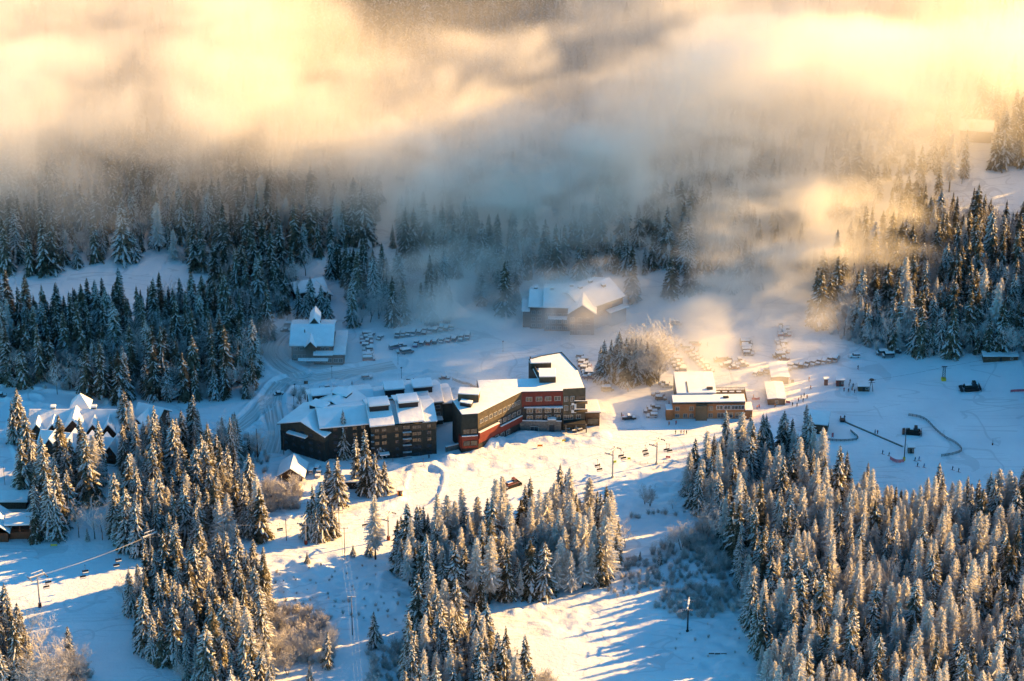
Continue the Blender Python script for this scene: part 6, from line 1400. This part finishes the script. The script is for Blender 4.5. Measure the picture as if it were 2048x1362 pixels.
# ------------------------------------------------------------------ fences and nets
def fence(name, pxs, h, m, label, step=1.6, cat='fence', slats=5, postm='netdark', rail=True):
    pts = smooth(wl(pxs), 6); t = thing(name, label, cat, (0, 0, 0)); d = 0; last = None; post = MB(); post.box(-.05, -.05, -.4, .05, .05, h); pm = post.mesh('post', M[postm])
    res = [pts[0]]
    for p in pts[1:]:
        while math.hypot(p[0] - res[-1][0], p[1] - res[-1][1]) > step:
            L = math.hypot(p[0] - res[-1][0], p[1] - res[-1][1]); res.append((res[-1][0] + (p[0] - res[-1][0]) * step / L, res[-1][1] + (p[1] - res[-1][1]) * step / L))
    Z = [gz(*q) for q in res]; t.location = (res[0][0], res[0][1], Z[0]); ox, oy, oz = t.location
    for q, z in zip(res, Z): link('post', pm, t, (q[0] - ox, q[1] - oy, z - oz))
    net = MB()
    for i in range(len(res) - 1):
        a, b = res[i], res[i + 1]
        if m:
            for k in range(slats):
                z = h * (.18 + .74 * k / max(1, slats - 1)); w = .055 if slats > 1 else .03
                net.face([(a[0] - ox, a[1] - oy, Z[i] - oz + z - w), (b[0] - ox, b[1] - oy, Z[i + 1] - oz + z - w), (b[0] - ox, b[1] - oy, Z[i + 1] - oz + z + w), (a[0] - ox, a[1] - oy, Z[i] - oz + z + w)])
    o = net.build('netting', M[m], t); so = o.modifiers.new('solid', 'SOLIDIFY'); so.thickness = .04; o['kind'] = 'stuff'
fence('snow_fence', [(1817, 832), (1840, 836), (1856, 845), (1872, 862), (1892, 878), (1910, 887), (1922, 898), (1922, 904), (1905, 910), (1881, 914)], 1.25, 'netdark', 'dark curving snow fence across the learner slope')
fence('snow_fence', [(1640, 880), (1680, 883), (1712, 881), (1716, 876), (1706, 868), (1700, 862)], 1.1, 'netdark', 'short hooked dark snow fence beside the pink flag')
fence('behind_fence', [(905, 764), (935, 772), (956, 781)], 1.2, 'netdark', 'dark fence on the bank behind the hotel')
fence('safety_net', [(1780, 920), (1794, 927), (1808, 925)], 1.7, 'pinknet', 'pink safety net around the foot of the light mast', postm='pinknet', cat='net', slats=9); fence('safety_net', [(2021, 785), (2035, 784), (2070, 783)], 1.3, 'pinknet', 'pink safety net at the far right edge of the slope', postm='pinknet', cat='net', slats=9)
fence('safety_net', [(1504, 800), (1516, 801), (1524, 797)], 1.2, 'pinknet', 'short pink net before the day lodge porch', postm='pinknet', cat='net', slats=9); fence('safety_net', [(1572, 806), (1582, 808)], 1.2, 'pinknet', 'tiny pink net at the corner of the narrow shed', postm='pinknet', cat='net', slats=9); fence('safety_net', [(1332, 916), (1342, 917)], 1.0, 'pinknet', 'faint pink net beneath the upper lift tower', postm='pinknet', cat='net', slats=9)
fence('rope_line', [(1280, 928), (1340, 925), (1395, 912)], 1.0, 'pole', 'low rope fence along the crest of the run', slats=1, step=3)
def banner(px, py, w, h, m, label, rz=0):
    p = at(px, py); t = thing('banner', label, 'banner', p, R(rz)); a = MB(); a.box(-w / 2, -.04, .5, w / 2, .04, .5 + h); a.build('cloth', M[m], t)
    pm = MB(); pm.tube((0, 0, -.3), (0, 0, .6 + h), .04, n=5); pm = pm.mesh('post', M['dark']); link('post', pm, t, (-w / 2, .08, 0)); link('post', pm, t, (w / 2, .08, 0))
banner(1080, 895, 1.9, .8, 'orange', 'orange banner on the run below the hotel'); banner(1128, 886, 1.5, .8, 'yellow', 'yellow banner below the hotel patio', 15); banner(1230, 928, 1.1, 1.0, 'lime', 'lime green banner at the foot of the tall lift tower', 20); banner(1258, 921, 1.1, .9, 'lime', 'lime green banner right of the tall lift tower'); banner(108, 1094, 2.4, .7, 'yellow', 'yellow banner lying along the bright slope edge'); banner(1665, 876, .7, 1.8, 'pinknet', 'pink flag by the hooked snow fence'); banner(612, 769, 1.5, 1.3, 'brown', 'brown notice board at the road junction'); banner(1632, 893, 1.2, .5, 'yellow', 'small yellow banner at the forest edge')
p = at(1985, 890); t = thing('marker_post', 'short red-footed marker post on the blue slope', 'post', p); a = MB(); a.tube((0, 0, -.3), (0, 0, 2.4), .06, n=5); a.build('shaft', M['dark'], t); a = MB(); a.tube((0, 0, -.1), (0, 0, .7), .3, n=8); a.build('pad', M['red'], t)
# magic carpet
c0, c1 = at(1685, 842), at(1806, 894); t = thing('conveyor_lift', 'dark conveyor carpet running down the learner slope', 'ski conveyor', c0); a = MB(); n = 20; pv = None
for i in range(n + 1):
    q = c0.lerp(c1, i / n); q.z = gz(q.x, q.y); nn = Vector((-(c1 - c0).y, (c1 - c0).x, 0)).normalized() * .32
    cur = (q + nn - c0, q - nn - c0)
    if pv: a.face([pv[0] + Vector((0, 0, .3)), pv[1] + Vector((0, 0, .3)), cur[1] + Vector((0, 0, .3)), cur[0] + Vector((0, 0, .3))]); a.face([pv[1] + Vector((0, 0, .3)), pv[1] - Vector((0, 0, .3)), cur[1] - Vector((0, 0, .3)), cur[1] + Vector((0, 0, .3))]); a.face([pv[0] - Vector((0, 0, .3)), pv[0] + Vector((0, 0, .3)), cur[0] + Vector((0, 0, .3)), cur[0] - Vector((0, 0, .3))])
    pv = cur
a.build('belt', M['stone'], t); boxpart(t, 'end_box', -1, -1, -.3, 1, 1, .9, 'dark')
# ------------------------------------------------------------------ snow groomers
def groomer(px, py, rz, m, label, name='snow_groomer', sc=1.0):
    p = at(px, py); t = thing(name, label, 'snow groomer', p, R(rz)); t.scale = (sc,) * 3
    b = MB(); b.box(-2.6, -1.1, .7, 2.2, 1.1, 1.5); b.build('chassis', M[m], t); c = MB()
    c.v = [(.2, -1, 1.5), (2.0, -1, 1.5), (2.0, 1, 1.5), (.2, 1, 1.5), (.4, -.9, 2.9), (1.5, -.9, 2.9), (1.5, .9, 2.9), (.4, .9, 2.9)]; c.f = [(0, 1, 5, 4), (1, 2, 6, 5), (2, 3, 7, 6), (3, 0, 4, 7), (4, 5, 6, 7)]; c.m = [0] * 5; c.build('cab', M['carglass'], t)
    boxpart(t, 'cab_roof', .35, -1, 2.91, 1.6, 1, 3.05, m); boxpart(t, 'engine_deck', -2.5, -1, 1.51, .1, 1, 2.0, m)
    for s in (-1, 1):
        tr = MB(); pts = [(-2.9, .35), (-2.4, 0), (2.3, 0), (2.9, .4), (2.6, .95), (-2.6, .95)]
        k = len(pts); y0, y1 = s * 1.15, s * 2.0; tr.v = [(x, y0, z) for x, z in pts] + [(x, y1, z) for x, z in pts]; tr.f = [tuple(range(k)), tuple(range(2 * k - 1, k - 1, -1))] + [(i, (i + 1) % k, k + (i + 1) % k, k + i) for i in range(k)]; tr.m = [0] * len(tr.f); tr.build('track', M['rubber'], t)
    bl = MB(); bl.box(3.2, -2.3, .05, 3.35, 2.3, 1.2); bl.box(2.3, -.9, .5, 3.2, -.7, .7); bl.box(2.3, .7, .5, 3.2, .9, .7); bl.build('blade', M['dark'], t); boxpart(t, 'tiller', -4.2, -2.1, .1, -3.2, 2.1, .6, 'dark'); boxpart(t, 'snow_cap', -2.4, -.9, 2.005, .05, .9, 2.15, 'roofsnow')
groomer(1826, 866, -8, 'dkgrey', 'grey snow groomer parked beside the curving snow fence'); groomer(1024, 971, 35, 'red', 'red snow groomer above the middle grove', sc=.95); groomer(1942, 778, 5, 'dkgreen', 'dark snow groomer on the shaded slope', sc=1.1)
p = at(1920, 782); t = thing('snow_gun', 'dark snow gun standing near the dark groomer', 'snow gun', p); a = MB(); a.tube((0, 0, -.2), (0, 0, 2), .08, n=5); a.tube((-.7, 0, 0), (.7, 0, 0), .08, n=5); a.build('stand', M['dark'], t); a = MB(); a.tube((-.6, 0, 2.1), (.7, 0, 2.5), .45, .4, 10); a.build('fan_barrel', M['dark'], t)
# ------------------------------------------------------------------ patio tables, chairs by the cabin
tb = MB(); tb.box(-.9, -.4, .68, .9, .4, .75); tl_ = MB(); tl_.box(-.75, -.5, 0, -.65, .5, .68); bn = MB(); bn.box(-.9, -.15, .38, .9, .15, .44); sn_ = MB(); sn_.box(-.95, -.45, .753, .95, .45, .95)
TB = [tb.mesh('tabletop', M['wood']), tl_.mesh('leg', M['wood']), bn.mesh('bench', M['wood']), sn_.mesh('snow_cap', M['roofsnow'])]
def table(x, y, z, label, group, rz=0):
    t = thing('picnic_table', label, 'table', (x, y, z), rz, group); link('tabletop', TB[0], t); link('leg', TB[1], t); link('leg', TB[1], t, (1.4, 0, 0)); link('bench', TB[2], t, (0, -.75, 0)); link('bench', TB[2], t, (0, .75, 0)); link('snow_cap', TB[3], t)
k = 0
for px, py in [(1125, 852), (1127, 858), (1135, 851), (1136, 855), (1148, 850), (1155, 853), (1161, 850), (1147, 856), (1135, 860), (1154, 860), (1149, 864), (1160, 861)]:
    p = at(px, py); k += 1; table(p.x, p.y, p.z, 'snow-topped picnic table on the hotel patio, %s of twelve counted from the podium' % ordw(k), 'tables on the hotel patio', R(k * 17))
for (x, y, z, lab, g) in TABLES: table(x, y, z, lab, g)
for i, (px, py) in enumerate([(506, 963), (511, 961)]):
    p = at(px, py); t = thing('garden_chair', 'dark garden chair on the snow bank, %s of the two' % ('left', 'right')[i], 'chair', p, R(20 - 50 * i)); boxpart(t, 'seat', -.3, -.3, .4, .3, .3, .48, 'dark'); boxpart(t, 'backrest', -.3, .25, .48, .3, .33, 1.2, 'dark')
    for sx in (-.27, .27):
        for sy in (-.25, .28): boxpart(t, 'leg', sx - .03, sy - .03, -.1, sx + .03, sy + .03, .4, 'dark')
p = at(1435, 1309); t = thing('log_pile', 'low dark log barrier on the blue slope', 'logs', p, R(-2))
for i in range(3): a = MB(); a.tube((-3 + i * 2.1, 0, .25), (-1.1 + i * 2.1, 0, .3), .22, n=7); a.build('log', M['wood'], t)
volume('cloud', (-330, 20, 0), (300, 420, 150), 2.6, bank, M['cloud'])['kind'] = 'stuff'
bpy.data.objects['cloud']['label'] = 'bank of golden sunlit cloud lying along the hillside'
volume('mist', (-140, -90, -4), (200, 124, 66), 2.0, mist, M['cloud'])['kind'] = 'stuff'
bpy.data.objects['mist']['label'] = 'low golden mist drifting over the car parks and the condo'
volume('cloud', (235, 25, 105), (385, 280, 240), 4.5, high_shade_cloud, M['cloud'])['kind'] = 'stuff'  # added sun blocker outside the view
bpy.data.objects['cloud.001']['label'] = 'unseen high cloud puffs added to shade the village and the dark forest'
volume('cloud', (240, 290, 125), (395, 480, 232), 5.0, far_shade_cloud, M['cloud'])['kind'] = 'stuff'  # second added blocker, also never in view
bpy.data.objects['cloud.002']['label'] = 'unseen far cloud added to shade the upper hillside'
